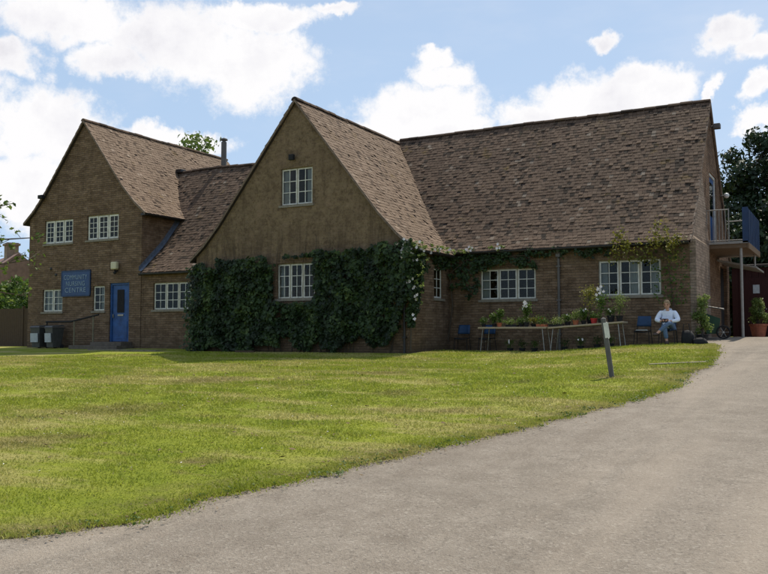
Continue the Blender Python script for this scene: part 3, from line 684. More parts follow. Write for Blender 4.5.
mb.add(q,[(3*i,3*i+3,3*i+4,3*i+1) for i in range(n)]+[(3*i+1,3*i+4,3*i+5,3*i+2) for i in range(n)]); bpart(mb,'flashing',M['lead'])
mb=MB(); mb.box(-26.95,-26.6,28.9,29.25,7.38,7.55); bpart(mb,'lead_saddle',M['gutter'],bevel=.03)
mb=MB(); mb.ball((-30.13,24.8,2.83),(.07,.05,.07),6); bpart(mb,'vent',M['gutter']); mb=MB(); mb.ball((-29.81,24.8,2.56),(.07,.05,.07),6); bpart(mb,'vent',M['gutter'])
# steps at blue door
mb=MB(); mb.box(-27.9,-25.2,23.9,24.799,-1,-.42); mb.box(-27.0,-25.3,24.2,24.798,-.42,-.28); bpart(mb,'step',M['step'],bevel=.01)
# ------------------------------------------------------------------ wall lamps, sign, handrail, bins
t1=empty('wall_lamp',(-26.15,24.8,2.6),'cream floodlight on a black bracket above the blue front door','lamp')
m=MB(); m.box(-.16,.16,-.26,-.10,.05,.36); m.build('lamp_shade',M['lampc'],t1,bevel=.04); m=MB(); m.tube([(0,0,0),(0,-.16,-.02),(0,-.17,.08)],.03); m.ball((0,-.16,-.08),(.08,.06,.06),6); m.build('bracket',M['black'],t1)
t1=empty('wall_lantern',(-12.3,23.72,2.5),'white glass lantern at the right corner of the ivy covered gable','lantern')
m=MB(); m.lathe([(.045,-.13),(.09,-.1),(.10,.08),(.05,.14)],(.02,-.36,0),10); m.build('lamp_glass',M['lampw'],t1,smooth=True)
m=MB(); m.lathe([(.115,.0),(.06,.09),(.02,.13),(.0,.2)],(.02,-.36,.11),10); m.tube([(0,0,.26),(.02,-.36,.30)],.014); m.tube([(.02,-.36,.29),(.02,-.36,.2)],.012); m.build('lantern_cap',M['rail_white'],t1)
t1=empty('security_light',(-16.74,23.75,6.08),'small dark security light above the upper gable window','lamp')
m=MB(); m.box(-.10,.10,-.2,-.08,-.10,.10); m.build('lamp_housing',M['black'],t1,bevel=.02); m=MB(); m.tube([(0,0,.05),(0,-.12,.02)],.025); m.build('bracket',M['pipe'],t1)
t1=empty('security_light',(-30.62,24.8,5.98),'dark security light on the left slope of the left gable','lamp')
m=MB(); m.box(-.16,.12,-.26,-.1,-.10,.06); m.build('lamp_housing',M['black'],t1,bevel=.02); m=MB(); m.tube([(0,0,.05),(0,-.14,.0)],.03); m.build('bracket',M['pipe'],t1)
t1=empty('security_light',(-4.3,31.5,7.35),'grey security light just under the peak of the right gable end','lamp')
m=MB(); m.box(.1,.34,-.12,.12,-.1,.08); m.build('lamp_housing',M['pipe'],t1,bevel=.02); m=MB(); m.tube([(0,0,.0),(.15,0,.0)],.03); m.build('bracket',M['pipe'],t1)
t1=empty('globe_lamp',(-4.3,33.7,5.2),'pale round globe lamp beside the balcony door','lamp')
m=MB(); m.ball((.22,0,0),.10,8); m.build('lamp_globe',M['lampw'],t1,smooth=True); m=MB(); m.tube([(0,0,0),(.14,0,0)],.025); m.build('bracket',M['pipe'],t1)
# blue board sign
sg=empty('sign_board',(-28.55,24.8,2.16),'dark blue sign board with three lines of pale lettering on the brick wall','sign')
m=MB(); m.box(-.82,.82,-.05,-.015,-.50,.50); m.build('board',M['sign_blue'],sg,bevel=.006)
m=MB()
for x0,x1,z0,z1 in ((-.85,.85,.50,.55),(-.85,.85,-.55,-.50),(-.87,-.82,-.5,.5),(.82,.87,-.5,.5)): m.box(x0,x1,-.06,-.01,z0,z1)
m.build('board_frame',M['blue_dark'],sg)
for k,(s,z,wd) in enumerate((('COMMUNITY',.17,1.38),('NURSING',-.10,1.12),('CENTRE',-.37,1.25))):
    cu=bpy.data.curves.new('lettering','FONT'); cu.body=s; cu.size=.28; cu.align_x='CENTER'; cu.extrude=.004; cu.space_character=1.08
    o=bpy.data.objects.new('lettering',cu); link(o); o.rotation_euler=(R(90),0,0)
    dg=bpy.context.evaluated_depsgraph_get(); me=bpy.data.meshes.new_from_object(o.evaluated_get(dg)); bpy.data.objects.remove(o)
    xs_=[v.co.x for v in me.vertices]; sc=wd/(max(xs_)-min(xs_)); 
    o=bpy.data.objects.new('lettering',me); me.materials.clear(); me.materials.append(M['lettering']); link(o,sg); o.rotation_euler=(R(90),0,0); o.location=(0,-.056,z); o.scale=(sc,1,1)
# handrail
hr=empty('handrail',(-28,24.3,-.45),'low dark handrail on pale posts leading up to the blue door','railing')
m=MB(); m.tube([(-1.75,0,1.0),(-.25,0,1.0),(1.35,0,1.27)],.035,8); m.build('rail',M['black'],hr)
for x,h in ((-.05,1.02),(1.05,1.22)):
    m=MB(); m.tube([(x,0,-.2),(x,0,h)],.028,8); m.build('post',M['concrete'],hr)
m=MB(); m.tube([(-1.7,0,-.2),(-1.7,0,1.0)],.028,8); m.build('post',M['black'],hr)
# wheelie bins
def wheelie(x,y,label,rz):
    b=empty('wheelie_bin',(x,y,tz(x,y)),label,'bin','bins by the left wall',rz); b.scale=(.82,.82,.93)
    m=MB(); q=[(-.25,-.27,.06),(.25,-.27,.06),(.25,.22,.06),(-.25,.22,.06),(-.31,-.36,.95),(.31,-.36,.95),(.31,.34,.95),(-.31,.34,.95)]
    m.add(q,[(0,3,2,1),(4,5,6,7),(0,1,5,4),(1,2,6,5),(2,3,7,6),(3,0,4,7)]); m.box(-.33,.33,-.38,.36,.90,.955); m.build('body',M['bin'],b,bevel=.015)
    m=MB(); m.add([(-.33,-.40,.96),(.33,-.40,.96),(.33,.36,1.0),(-.33,.36,1.0),(-.28,-.33,1.02),(.28,-.33,1.02),(.28,.30,1.06),(-.28,.30,1.06)],[(0,1,5,4),(1,2,6,5),(2,3,7,6),(3,0,4,7),(4,5,6,7)]); m.build('lid',M['bin'],b)
    m=MB(); m.box(-.24,.24,-.375,-.33,.32,.72); m.build('panel',M['pale'],b).rotation_euler=(R(4),0,0)
    for s in (-1,1):
        m=MB(); m.tube([(s*.24,.24,.1),(s*.30,.24,.1)],.10,14); m.build('wheel',M['black'],b)
    m=MB(); m.tube([(-.25,.42,.93),(.25,.42,.93)],.018); m.build('handle',M['black'],b)
wheelie(-30.05,24.25,'grey wheelie bin with pale front panel, left of the pair below the wide window',.1); wheelie(-29.15,24.25,'dark wheelie bin with pale front panel, nearer the handrail',-.08)
# fence, left garden
fe=empty('timber_fence',(-34.5,26.2,-.55),'brown close boarded timber fence beside the left end of the building','fence')
for i in range(6):
    m=MB(); x=2.85-i*2.0
    for k in range(14):
        m.box(x-1.95+k*.138,x-1.95+k*.138+.128,.0,.02+(k%2)*.014,.0,1.78+random.uniform(-.01,.01),random.random())
    m.build('fence_panel',M['wood_brown'],fe)
    m=MB(); m.box(x-2.05,x-1.95,-.03,.07,-.3,1.88); m.build('fence_post',M['wood_brown'],fe)
# ------------------------------------------------------------------ foliage tools
def leaves(C,N,S,asp=.6,fold=.25):
    """C centres (n,3), N normals (n,3), S sizes -> two-triangle folded leaves"""
    n=len(C); N=N/np.maximum(np.linalg.norm(N,axis=1,keepdims=True),1e-6)
    r=rng.normal(size=(n,3)); a=np.cross(N,r); a/=np.maximum(np.linalg.norm(a,axis=1,keepdims=True),1e-6); b=np.cross(N,a)
    S=S[:,None]; p0=C-a*S; p2=C+a*S; p1=C+b*S*asp+N*S*fold; p3=C-b*S*asp+N*S*fold
    V=np.stack([p0,p1,p2,p3],1).reshape(-1,3); i=np.arange(n)*4
    F=np.stack([np.stack([i,i+1,i+2],-1),np.stack([i,i+2,i+3],-1)],1).reshape(-1,3)
    return V,F
def leafobj(name,C,N,S,A,mat,parent,asp=.6,fold=.25):
    V,F=leaves(np.asarray(C,float),np.asarray(N,float),np.asarray(S,float),asp,fold); return npmesh(name,V,F,np.repeat(A,2),mat,parent)
def crown(n,clumps,size,seed,droop=0):
    """clumps: list of (cx,cy,cz,rx,ry,rz)"""
    r=np.random.default_rng(seed); vol=np.array([c[3]*c[4]+c[4]*c[5] for c in clumps]); pick=r.choice(len(clumps),n,p=vol/vol.sum())
    cl=np.array(clumps)[pick]; d=r.normal(size=(n,3)); d/=np.linalg.norm(d,axis=1,keepdims=True); rad=r.random(n)**.35*(1+.18*r.normal(size=n))
    C=cl[:,:3]+d*rad[:,None]*cl[:,3:]; N=d+r.normal(0,.6,(n,3)); S=size*(.6+.8*r.random(n))
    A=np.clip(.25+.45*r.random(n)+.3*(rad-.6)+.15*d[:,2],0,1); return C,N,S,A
def tree(name,x,y,label,cat,h,rx,nl,size,mat,seed,base=.25,group=None,conical=False,trunk=.16,z=None):
    rd=random.Random(seed); z=tz(x,y) if z is None else z
    tr=empty(name,(x,y,z),label,cat,group)
    clumps=[]; m=MB(); m.tube([(0,0,-.3),(rd.uniform(-.2,.2),0,h*.4),(rd.uniform(-.3,.3),rd.uniform(-.3,.3),h*.9)],[trunk*1.3,trunk,trunk*.2],8)
    nC=34
    for i in range(nC):
        f=i/(nC-1); zz=h*(base+(1-base)*f*.97); 
        prof=(1-f)**.75+.08 if conical else math.sin(math.pi*min(1,.12+f*.88))**.6+.1
        ang=rd.random()*6.28; rr=rx*prof*rd.uniform(.25,.85)
        cx,cy=math.cos(ang)*rr,math.sin(ang)*rr; cr=rx*rd.uniform(.22,.42)*(.5+.5*prof)
        clumps.append((cx,cy,zz,cr,cr,cr*rd.uniform(.6,1.0)))
        m.tube([(0,0,max(.3,zz-rr*.7)),(cx*.5,cy*.5,zz-rr*.25),(cx,cy,zz)],[trunk*.35,trunk*.22,.01],5)
    m.build('trunk',M['bark'],tr)
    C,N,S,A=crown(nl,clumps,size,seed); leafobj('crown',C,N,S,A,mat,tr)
    return tr
tag(leafobj('edge_weeds',*WEEDS,M['hedge'],None),'low broad leaved weeds along the ragged lawn edge','weeds',kind='stuff')
# right hand dark trees
for i,(x,y,h,rx,con) in enumerate([(-6.9,50.5,11.0,2.3,1),(-4.4,47.5,12.0,2.7,0),(-1.6,49.5,13.8,3.0,0),(1.6,46,12.5,3.0,0),(-8.6,60,11.5,3,0),(4.6,50,14,3.4,0),(8.5,47,12,3.2,0),(-2.6,43.2,7.2,2.4,0),(-4.6,42.8,6.4,2.0,0),(.2,42,8.0,2.6,0)]):
    lab=['pointed dark conifer rising just behind the right gable end','dark bushy tree behind the balcony','tallest dark tree at the right edge behind the balcony','broad dark tree right of the tallest tree','dark tree far behind the ridge end of the right roof','dark tree at the far right of the tree belt','dark rounded tree beyond the right frame edge','low dark shrub tree behind the blue balcony panel','small dark shrub tree close behind the gable end','mid height dark shrub tree behind the dark red door'][i]
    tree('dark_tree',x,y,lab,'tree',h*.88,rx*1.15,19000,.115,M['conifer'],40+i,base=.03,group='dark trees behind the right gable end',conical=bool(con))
# behind the left roof
tree('leafy_tree',-37.6,42.5,'light green tree top showing above the left roof beside the flue','tree',13.9,3.0,2600,.15,M['tree'],61,base=.35)
# left garden
for i,(x,y,h,rx,lab) in enumerate([(-39.5,31.5,3.4,1.7,'bright green garden shrub behind the fence, nearest the building'),(-42.8,32.8,3.9,2.0,'taller green garden shrub behind the fence, further left'),(-37.0,33.5,2.9,1.2,'low green bush by the left rear corner of the building')]):
    tree('garden_shrub',x,y,lab,'shrub',h,rx,5000,.10,M['hedge'],70+i,base=.1,group='garden shrubs behind the fence',trunk=.08)
# distant red roofed house
hx,hy=-56.5,42; ho=empty('distant_house',(hx,hy,-1.6),'distant house with red tiled roof and a brick chimney beyond the fence','house',rz=R(-25))
m=MB(); m.box(-5,5,-3.5,3.5,0,4.5); m.build('wall',M['far_wall'],ho)
m=MB(); m.add([(-5.4,-4,4.3),(5.4,-4,4.3),(5.4,0,7.4),(-5.4,0,7.4),(-5.4,4,4.3),(5.4,4,4.3)],[(0,1,2,3),(3,2,5,4),(0,3,4),(1,5,2)]); rf=m.build('roof',M['far_roof'],ho)
m=MB(); m.box(2.6,3.5,-.4,.4,6.5,8.3); m.box(2.5,3.6,-.5,.5,8.1,8.25); m.build('chimney',M['far_wall'],rf)
m=MB(); m.box(-3,-1.8,-3.56,-3.5,2.4,3.6); m.box(1,2.2,-3.56,-3.5,2.4,3.6); m.build('window',M['white'],ho)
# near tree at left, mostly outside the picture
nt=empty('young_tree',(-13.3,8.75,tz(-13.3,8.75)),'young tree reaching a few light green leafy twigs in from the left','tree')
m=MB(); zt=nt.location.z; m.tube([(0,0,-.3),(.1,0,1.6),(0,.1,3.4),(.1,0,5.0)],[.09,.07,.05,.02],8)
tips=[]; rd=random.Random(5)
brs=[((.0,.05,2.1),(1.25,.75,2.55)),((0,.1,2.6),(1.35,.95,2.95)),((0,.1,3.0),(.9,.6,3.5)),((0,0,2.4),(-1.1,.2,3.1)),((0,0,2.8),(-.6,-1,3.6)),((0,0,3.3),(-.2,.8,4.3)),((0,0,3.5),(.2,-.6,4.6)),((0,.05,1.9),(1.1,.8,1.95)),((0,.1,3.7),(-.5,.2,5.0))]
LC=[]
for a,b in brs:
    a,b=Vector(a),Vector(b); mid_=(a+b)/2+Vector((0,0,.12)); m.tube([a,mid_,b],[.025,.015,.006],5)
    for k in range(9):
        f=rd.uniform(.35,1); p=a.lerp(b,f)+Vector((0,0,.1*math.sin(f*3))); q=p+Vector((rd.uniform(-.3,.3),rd.uniform(-.3,.3),rd.uniform(-.25,.2))); m.tube([p,q],[.006,.003],4)
        for _ in range(7): s_=rd.uniform(.4,1.1); LC.append(p.lerp(q,s_)+Vector((rd.gauss(0,.045),rd.gauss(0,.045),rd.gauss(0,.04))))
m.build('trunk',M['bark'],nt)
C=np.array([tuple(p) for p in LC]); n=len(C); leafobj('crown',C,rng.normal(size=(n,3))+np.array([0,0,.8]),.035+.02*rng.random(n),rng.random(n),M['tree'],nt)
# ------------------------------------------------------------------ ivy on the middle gable
def pn(x,z,s=1.0,k=0): return noise.noise(Vector((x*s,z*s,k)))
ivy=empty('ivy',(-16.5,23.7,-.55),'dense dark green ivy covering the lower wall of the middle gable around its window','ivy')
def ivy_in(x,z):
    n1=pn(x,z,1.1)*.45+pn(x,z,3.1,4)*.22
    top=2.62+.22*np.interp(x,[-21,-18.5,-17.6,-15.6,-14,-12.3],[-.5,.6,-.4,.9,1.0,1.2])+n1*.8
    bot=-.45+np.interp(x,[-21.2,-18.6,-18.2,-16,-15,-13,-12.6,-12.25],[-.2,-.2,.15,.25,.1,.1,.6,1.6])+n1*.9
    if z>top or z<bot: return False
    if -17.50-n1*.2<x<-15.78+n1*.25 and 1.10+n1*.35<z<2.62: return False
    return True
C=[];N=[];S=[];A=[]
gx=np.random.default_rng(5)
while len(C)<27000:
    x=gx.uniform(-21.45,-11.98); z=gx.uniform(-.62,3.2)
    if not ivy_in(x,z): continue
    thick=.20+.26*(pn(x,z,1.4,2)+.3)+.12*pn(x,z,4.5,3)+.25*max(0,1-abs(x+12.15)/.7)
    y=23.74-max(.02,thick)*gx.random()**.45
    if x<-21.05: y+=gx.uniform(0,.9)
    if pn(x,z,2.6,9)>.38 and gx.random()<.6: continue
    C.append((x,y,z)); N.append((gx.normal(0,.5),-1+gx.normal(0,.35),.45+gx.normal(0,.45))); S.append(.026+.075*gx.random()**1.8); A.append(np.clip(.36+.75*pn(x,z,1.8,7)+gx.normal(0,.24)+(.35 if gx.random()<.05 else 0),0,1))
C=np.array(C)-np.array([-16.5,23.7,-.55]); leafobj('foliage',C,N,S,np.array(A),M['ivy'],ivy,asp=.75)
m=MB(); rd=random.Random(3)
for i in range(46):
    x=rd.uniform(-20.9,-12.4); z=-.6; pts=[]
    h=rd.uniform(2.4,3.9)
    while z<h: 
        pts.append((x+16.5,.03,z+.55)); z+=.25; x+=rd.uniform(-.09,.09)
    pts=[p for p in pts if not(-17.5<p[0]-16.5<-15.8 and 1.1<p[2]-.55<2.5)]
    if len(pts)>2: m.tube(pts,[max(.003,.014*(1-k/len(pts))) for k in range(len(pts))],5)
m.build('stem',M['bark'],ivy)
# climber over the corner and along the main eave
cb=empty('flowering_climber',(-12.2,24.5,2.0),'climbing plant with pale sunlit blossom hanging over the gable corner and along the eave','climber')
O=np.array([-12.2,24.5,2.0]); C=[];N=[];S=[];A=[];C2=[];A2=[];FL=[]
def tuft(cx,cy,cz,r,n,sz=.045,lst=None,al=None):
    for _ in range(n):
        d=gx.normal(size=3); d/=np.linalg.norm(d); q=np.array([cx,cy,cz])+d*np.array(r)*gx.random()**.5
        (C if lst is None else lst).append(q); 
        (A if al is None else al).append(gx.random())
# corner mass (dark), then tips with sunlight put into a paler leaf colour
for _ in range(46):
    s_=gx.random(); tuft(-12.22+gx.uniform(-.1,.12),23.75+gx.uniform(-.1,2.7)*(gx.random()<.6),2.75-gx.uniform(0,.55),(.16,.2,.16),26)
for _ in range(120):
    z=gx.uniform(.25,2.75); tuft(-12.18+gx.uniform(-.14,.16)*min(1,z),23.68+gx.uniform(-.14,.75)*min(1,z/2)**1.5,z,(.12,.14,.14),24)
for x0,x1,zt,zb,k in ((-12.1,-11.2,2.72,1.3,34),(-11.3,-9.1,2.75,2.22,52),(-9.1,-6.6,2.78,2.55,22)):
    for _ in range(k):
        x=gx.uniform(x0,x1); z=zt-(zt-zb)*gx.random()**1.4; tuft(x,26.66+gx.uniform(-.14,.06),z,(.16,.08,.12),22)
n=len(C); leafobj('foliage',np.array(C)-O,np.stack([gx.normal(.3,.5,n),-1+gx.normal(0,.4,n),.4+gx.normal(0,.4,n)],-1),gx.uniform(.03,.065,n),np.array(A)*.8,M['ivy'],cb,asp=.7)
for _ in range(48):
    tuft(-11.98+gx.uniform(-.18,.22),23.52+gx.uniform(-.12,.55),gx.choice([gx.uniform(2.3,2.95),gx.uniform(.9,2.6)]),(.06,.06,.06),7,lst=C2,al=A2)
for _ in range(26): tuft(-11.86+gx.uniform(-.05,.05),gx.uniform(23.7,26.3),2.80+gx.uniform(-.08,.10),(.06,.1,.05),9,lst=C2,al=A2)
for cx in (-11.7,-11.5,-11.3,-10.6,-10.35,-10.2): tuft(cx,26.42,2.86+gx.uniform(-.03,.08),(.12,.06,.07),24,lst=C2,al=A2)
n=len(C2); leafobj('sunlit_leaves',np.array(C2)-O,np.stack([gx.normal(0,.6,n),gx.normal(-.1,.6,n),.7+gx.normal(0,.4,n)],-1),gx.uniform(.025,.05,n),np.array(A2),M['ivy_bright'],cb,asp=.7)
m=MB()
def blossom(m,c,r,n=6):
    for k in range(n):
        a=6.283*k/n+gx.random(); d=Vector((math.cos(a),-.3,math.sin(a))); s_=Vector((-math.sin(a),0,math.cos(a)))*r*.35; p=Vector(c)
        m.add([p,p+d*r*.6+s_,p+d*r,p+d*r*.6-s_],[(0,1,2,3)])
for cx,cy,cz in [(-11.92,23.5,2.78),(-11.88,23.9,2.72),(-12.05,23.45,2.55),(-12.0,23.5,2.35),(-11.86,24.6,2.80),(-11.84,25.2,2.82),(-12.05,23.42,1.75),(-12.02,23.5,1.45),(-12.12,23.45,1.62),(-11.96,23.55,1.2),(-11.98,23.52,.55),(-11.3,26.36,2.9),(-11.45,26.36,2.83),(-10.3,26.36,2.93),(-12.15,23.42,2.7),(-11.86,25.8,2.8),(-12.2,23.4,2.86)]:
    for k in range(3): blossom(m,np.array([cx,cy,cz])-O+gx.normal(0,.05,3),.055)
m.build('blossom',M['petal'],cb)
m=MB(); m.tube([(-.15,2.15,-2.6),(0.1,2.15,-1.0),(.0,2.12,.1),(.6,2.12,.55),(2.5,2.12,.62),(5.2,2.12,.68)],[.03,.025,.02,.015,.012,.006],6); m.build('stem',M['bark'],cb); m=MB(); m.tube([(-.02,-.78,-2.5),(.02,-.8,-.8),(.0,-.78,.6)],[.03,.025,.012],6); m.build('stem',M['bark'],cb)
# golden creeper right
gc=empty('golden_creeper',(-5,26.7,2.5),'straggly yellow green creeper growing up the wall and over the gutter at the right window','climber'); O=np.array([-5,26.7,2.5]); C=[];A=[];C2=[];A2=[]
m=MB()
for x0,x1,z1 in ((-6.45,-6.25,3.25),(-6.1,-6.2,3.05),(-5.3,-5.15,3.45),(-5.5,-5.05,3.0),(-4.75,-5.0,3.25),(-4.9,-4.5,3.0)):
    pts=[(x0,26.42,2.55),((x0+x1)/2,26.36,(2.6+z1)/2),(x1,26.30+gx.uniform(-.05,.1),z1)]
    m.tube([np.array(p)-O for p in pts],[.008,.006,.003],5)
    for _ in range(75):
        f=gx.random()**.8; p=np.array(pts[0])*(1-f)+np.array(pts[2])*f+gx.normal(0,.075,3); C.append(p); A.append(gx.random())
for _ in range(52):
    x=gx.uniform(-6.6,-4.4); z=2.95-gx.random()*.75
    for _ in range(7): C.append(np.array([x,26.44+gx.uniform(-.1,.06),z])+gx.normal(0,.055,3)); A.append(gx.random()*.8)
for _ in range(260):
    x=gx.normal(-4.85,.28); z=gx.uniform(.9,2.7); C2.append(np.array([x,26.72-gx.random()*.08,z])); A2.append(gx.random())
m.tube([np.array(p)-O for p in ((-4.7,26.76,-.4),(-4.8,26.75,.8),(-4.9,26.74,1.8),(-5.0,26.7,2.5),(-5.1,26.5,2.9))],[.02,.018,.014,.01,.005],6)
m.tube([np.array(p)-O for p in ((-4.9,26.72,2.4),(-5.6,26.60,2.55),(-6.4,26.5,2.75))],[.012,.01,.005],6)
m.build('stem',M['bark'],gc)
n=len(C); leafobj('foliage',np.array(C)-O,gx.normal(size=(n,3))+[0,-.3,.5],gx.uniform(.03,.06,n),np.array(A),M['creeper'],gc,asp=.7)
n=len(C2); leafobj('wall_leaves',np.array(C2)-O,gx.normal(size=(n,3))*.5+[0,-1,.3],gx.uniform(.03,.05,n),np.array(A2),M['hedge'],gc,asp=.7)
# ------------------------------------------------------------------ tables, pots, chairs
def table(x0,x1,y,label,dz0=0,dz1=0):
    g0=tz((x0+x1)/2,y); o=empty('trestle_table',((x0+x1)/2,y,g0),label,'table','tables under the windows'); w_=(x1-x0)/2
    za,zb=dz0-g0,dz1-g0
    m=MB(); v=[(-w_,-.35,za),(w_,-.35,zb),(w_,.35,zb),(-w_,.35,za)]; m.add(v+[(x,yy,z-.05) for x,yy,z in v],[(0,1,2,3),(4,7,6,5),(0,4,5,1),(1,5,6,2),(2,6,7,3),(3,7,4,0)]); m.build('tabletop',M['table'],o,bevel=.004)
    for sx in (-1,1):
        for sy in (-1,1):
            z=za if sx<0 else zb
            m=MB(); m.tube([(sx*(w_-.14),sy*.27,z-.03),(sx*(w_-.06),sy*.30,tz((x0+x1)/2+sx*w_*.9,y+sy*.3)-g0-.02)],.014,8); m.build('leg',M['steel'],o)
        m=MB(); m.tube([(sx*(w_-.22),-.28,.35),(sx*(w_-.22),.28,.35)],.01,6); m.build('crossbar',M['steel'],o)
table(-10.42,-8.20,25.2,'brown topped folding table of potted plants, the left of the two',.25,.25); table(-8.14,-5.91,25.2,'brown topped folding table of potted plants, the right of the two',.24,.40)
def ttop(x): return .25 if x<-8.17 else .24+.16*(x+8.14)/2.23
def pot_plant(name,x,y,z,label,cat,pr,ph,kind,h,potmat,leafm,fl=None,group='potted plants on the tables',tray=False,seed=0,nl=260):
    r=np.random.default_rng(900+seed); o=empty(name,(x,y,z),label,cat,group)
    m=MB()
    if tray: m.box(-pr,pr,-.14,.14,0,ph)
    else: m.lathe([(0,0),(pr*.72,0),(pr,ph*.86),(pr*1.1,ph*.86),(pr*1.1,ph),(pr*.95,ph),(pr*.9,ph*.9),(0,ph*.9)],n=16)
    m.build('pot' if not tray else 'tray',potmat,o)
    C=[]; m=MB(); ns=5 if not tray else 9; wd=pr*1.25
    for i in range(ns):
        if tray: bx_,by_=r.uniform(-pr*.9,pr*.9),r.uniform(-.1,.1); tip=np.array([bx_,by_,ph+h*r.uniform(.6,1.1)])
        else:
            bx_=by_=0; a=r.random()*6.28; q=wd*r.uniform(.2,1)*(2.2 if kind=='arch' else 1); tip=np.array([math.cos(a)*q,math.sin(a)*q,ph+h*r.uniform(.65,1)])
        b0=np.array([bx_,by_,ph*.9]); md=(b0+tip)/2+np.array([0,0,h*.15]); m.tube([b0,md,tip],[.006,.005,.003],4)
        for _ in range(nl//ns):
            f=r.random()**.6; p=b0*(1-f)+tip*f+np.array([0,0,.5*h*.3*math.sin(f*3.1)]); sp=.03+.25*pr*(kind!='thin')+ .06*h; C.append(p+r.normal(0,sp,3)*[1,1,.7])
    C=np.array(C); C[:,2]=np.maximum(C[:,2],ph*.8); n=len(C)
    leafobj('foliage',C,r.normal(size=(n,3))+[0,0,.5],r.uniform(.014,.03,n)*(1.5 if h>.3 else 1),r.random(n),leafm,o,asp=.5 if kind!='arch' else .25)
    m.build('stem',M['hedge'],o)
    if fl:
        m=MB()
        for _ in range(fl[1]): 
            a=r.random()*6.28; blossom(m,(math.cos(a)*wd*.9*r.random(),-abs(math.sin(a))*wd*.8-.03,ph+h*r.uniform(.65,1.15)),fl[2])
        m.build('flower',fl[0],o)
    return o
HB,IB,CR=M['hedge'],M['ivy_bright'],M['creeper']
PP=[(-10.30,.07,.11,'round',0.15,M['black'],HB,None,0,'small black pot with a low dark plant, leftmost on the left table'),
(-9.97,.08,.11,'thin',0.32,M['black'],HB,None,0,'black pot with thin upright stems second from the left table end'),
(-9.73,.08,.13,'thin',0.41,M['terra'],HB,None,0,'red clay pot with a tall wispy plant, third on left table'),
(-9.37,.17,.07,'round',0.13,M['black'],IB,None,1,'black tray of bright green seedlings on the left table'),
(-9.05,.09,.12,'round',0.13,M['black'],HB,None,0,'squat black pot of dark leaves beside the seedling tray'),
(-8.85,.08,.14,'thin',0.64,M['black'],HB,(M['petal'],9,.05),0,'black pot with a tall pale pink and white flower on the left table'),
(-8.67,.10,.10,'round',0.17,M['black'],CR,None,0,'black pot holding a yellow green bushy plant'),
(-8.37,.14,.08,'round',0.20,M['terra'],HB,(M['petal_red'],3,.02),1,'clay coloured tray of small plants at the right end of the left table'),
(-7.91,.20,.07,'round',0.14,M['black'],IB,None,1,'wide black tray of light green seedlings at the left end of the right table'),
(-7.61,.09,.12,'round',0.22,M['black'],HB,(M['petal'],2,.025),0,'black pot of mixed green herbs on the right table'),
(-7.31,.09,.14,'round',0.26,M['terra'],IB,None,0,'clay pot of leafy green plant on the right table'),
(-7.10,.08,.11,'thin',0.32,M['black'],HB,(M['petal'],3,.03),0,'black pot with small white flowers beside the red pot'),
(-6.80,.10,.16,'round',0.11,M['petal_red'],HB,None,0,'bright red pot with a short plant on the right table'),
(-6.55,.10,.12,'thin',0.85,M['black'],HB,(M['petal'],8,.05),0,'black pot with a tall leaning stem of white flowers'),
(-6.30,.11,.20,'round',0.17,M['black'],HB,(M['petal'],2,.03),0,'large round black pot with white blooms near the right table end'),
(-6.03,.10,.17,'arch',0.71,M['black'],IB,None,0,'black pot with long arching leaves at the right end of the right table')]
for i,(x,pr,ph,kd,h,pmt,lm,fl,tr_,lab) in enumerate(PP):
    pot_plant('potted_plant',x,25.05+.1*math.sin(i*2.3),ttop(x)+.002,lab,'potted plant',pr,ph,kd,h,pmt,lm,fl,tray=bool(tr_),seed=i,nl=380)
pot_plant('potted_shrub',-6.98,25.38,ttop(-6.98)+.002,'tall potted shrub with pale sunlit leaves on the right table','potted plant',.12,.22,'round',.95,M['black'],CR,None,seed=31,nl=420)
for i,x in enumerate((-9.75,-9.35,-8.95,-8.0,-7.5,-7.0,-6.6)):
    pot_plant('floor_plant',x+.25,25.25,tz(x+.25,25.25),'dim potted plant on the ground under the %s'%['left end of the left table','middle of the left table','right part of the left table','left end of the right table','middle of the right table','right part of the right table','right end of the right table'][i],'potted plant',.10,.14,'round',.22,M['black'],M['ivy'] if i%2 else HB,(M['petal'],3,.03) if i in(0,4) else None,group='potted plants under the tables',seed=50+i,nl=200)
def chair(x,y,rz,label,parts=True):
    g0=tz(x,y); o=empty('stacking_chair',(x,y,g0),label,'chair','blue chairs along the wall',rz)
    def sheet(pts,name):  # pts grid rows
        m=MB(); n=len(pts[0]); V=[p for r_ in pts for p in r_]; F=[(i*n+j,i*n+j+1,(i+1)*n+j+1,(i+1)*n+j) for i in range(len(pts)-1) for j in range(n-1)]
        m.add(V,F); ob=m.build(name,M['blue_plastic'],o,smooth=True); s_=ob.modifiers.new('s','SOLIDIFY'); s_.thickness=.018; return ob
    s=sheet([[(u*.22,v,.45-.03*(1-u*u)+(.0 if v>-.18 else -.02)) for u in np.linspace(-1,1,7)] for v in np.linspace(-.21,.2,6)],'seat'); s.data.materials[0]=M['black']
    sheet([[(u*(.21-.02*k),.2+.10*k+.035*u*u*-1,.58+.30*k) for u in np.linspace(-1,1,7)] for k in np.linspace(0,1,5)],'backrest')
    for sx in (-1,1):
        m=MB(); m.tube([(sx*.2,-.17,.43),(sx*.23,-.22,.0)],.011,7); m.build('leg',M['black'],o)
        m=MB(); m.tube([(sx*.19,.22,.62),(sx*.2,.17,.43),(sx*.23,.24,.0)],.011,7); m.build('leg',M['black'],o)
chair(-11.55,26.2,.12,'blue plastic chair against the wall between the corner and the left table'); chair(-10.72,26.35,-.1,'blue plastic chair half hidden behind the left end of the left table')
chair(-5.50,25.65,0,'blue backed chair with a folded paper on its seat, left of the seated person'); chair(-4.76,25.5,0,'chair the person in the pale shirt is sitting on')
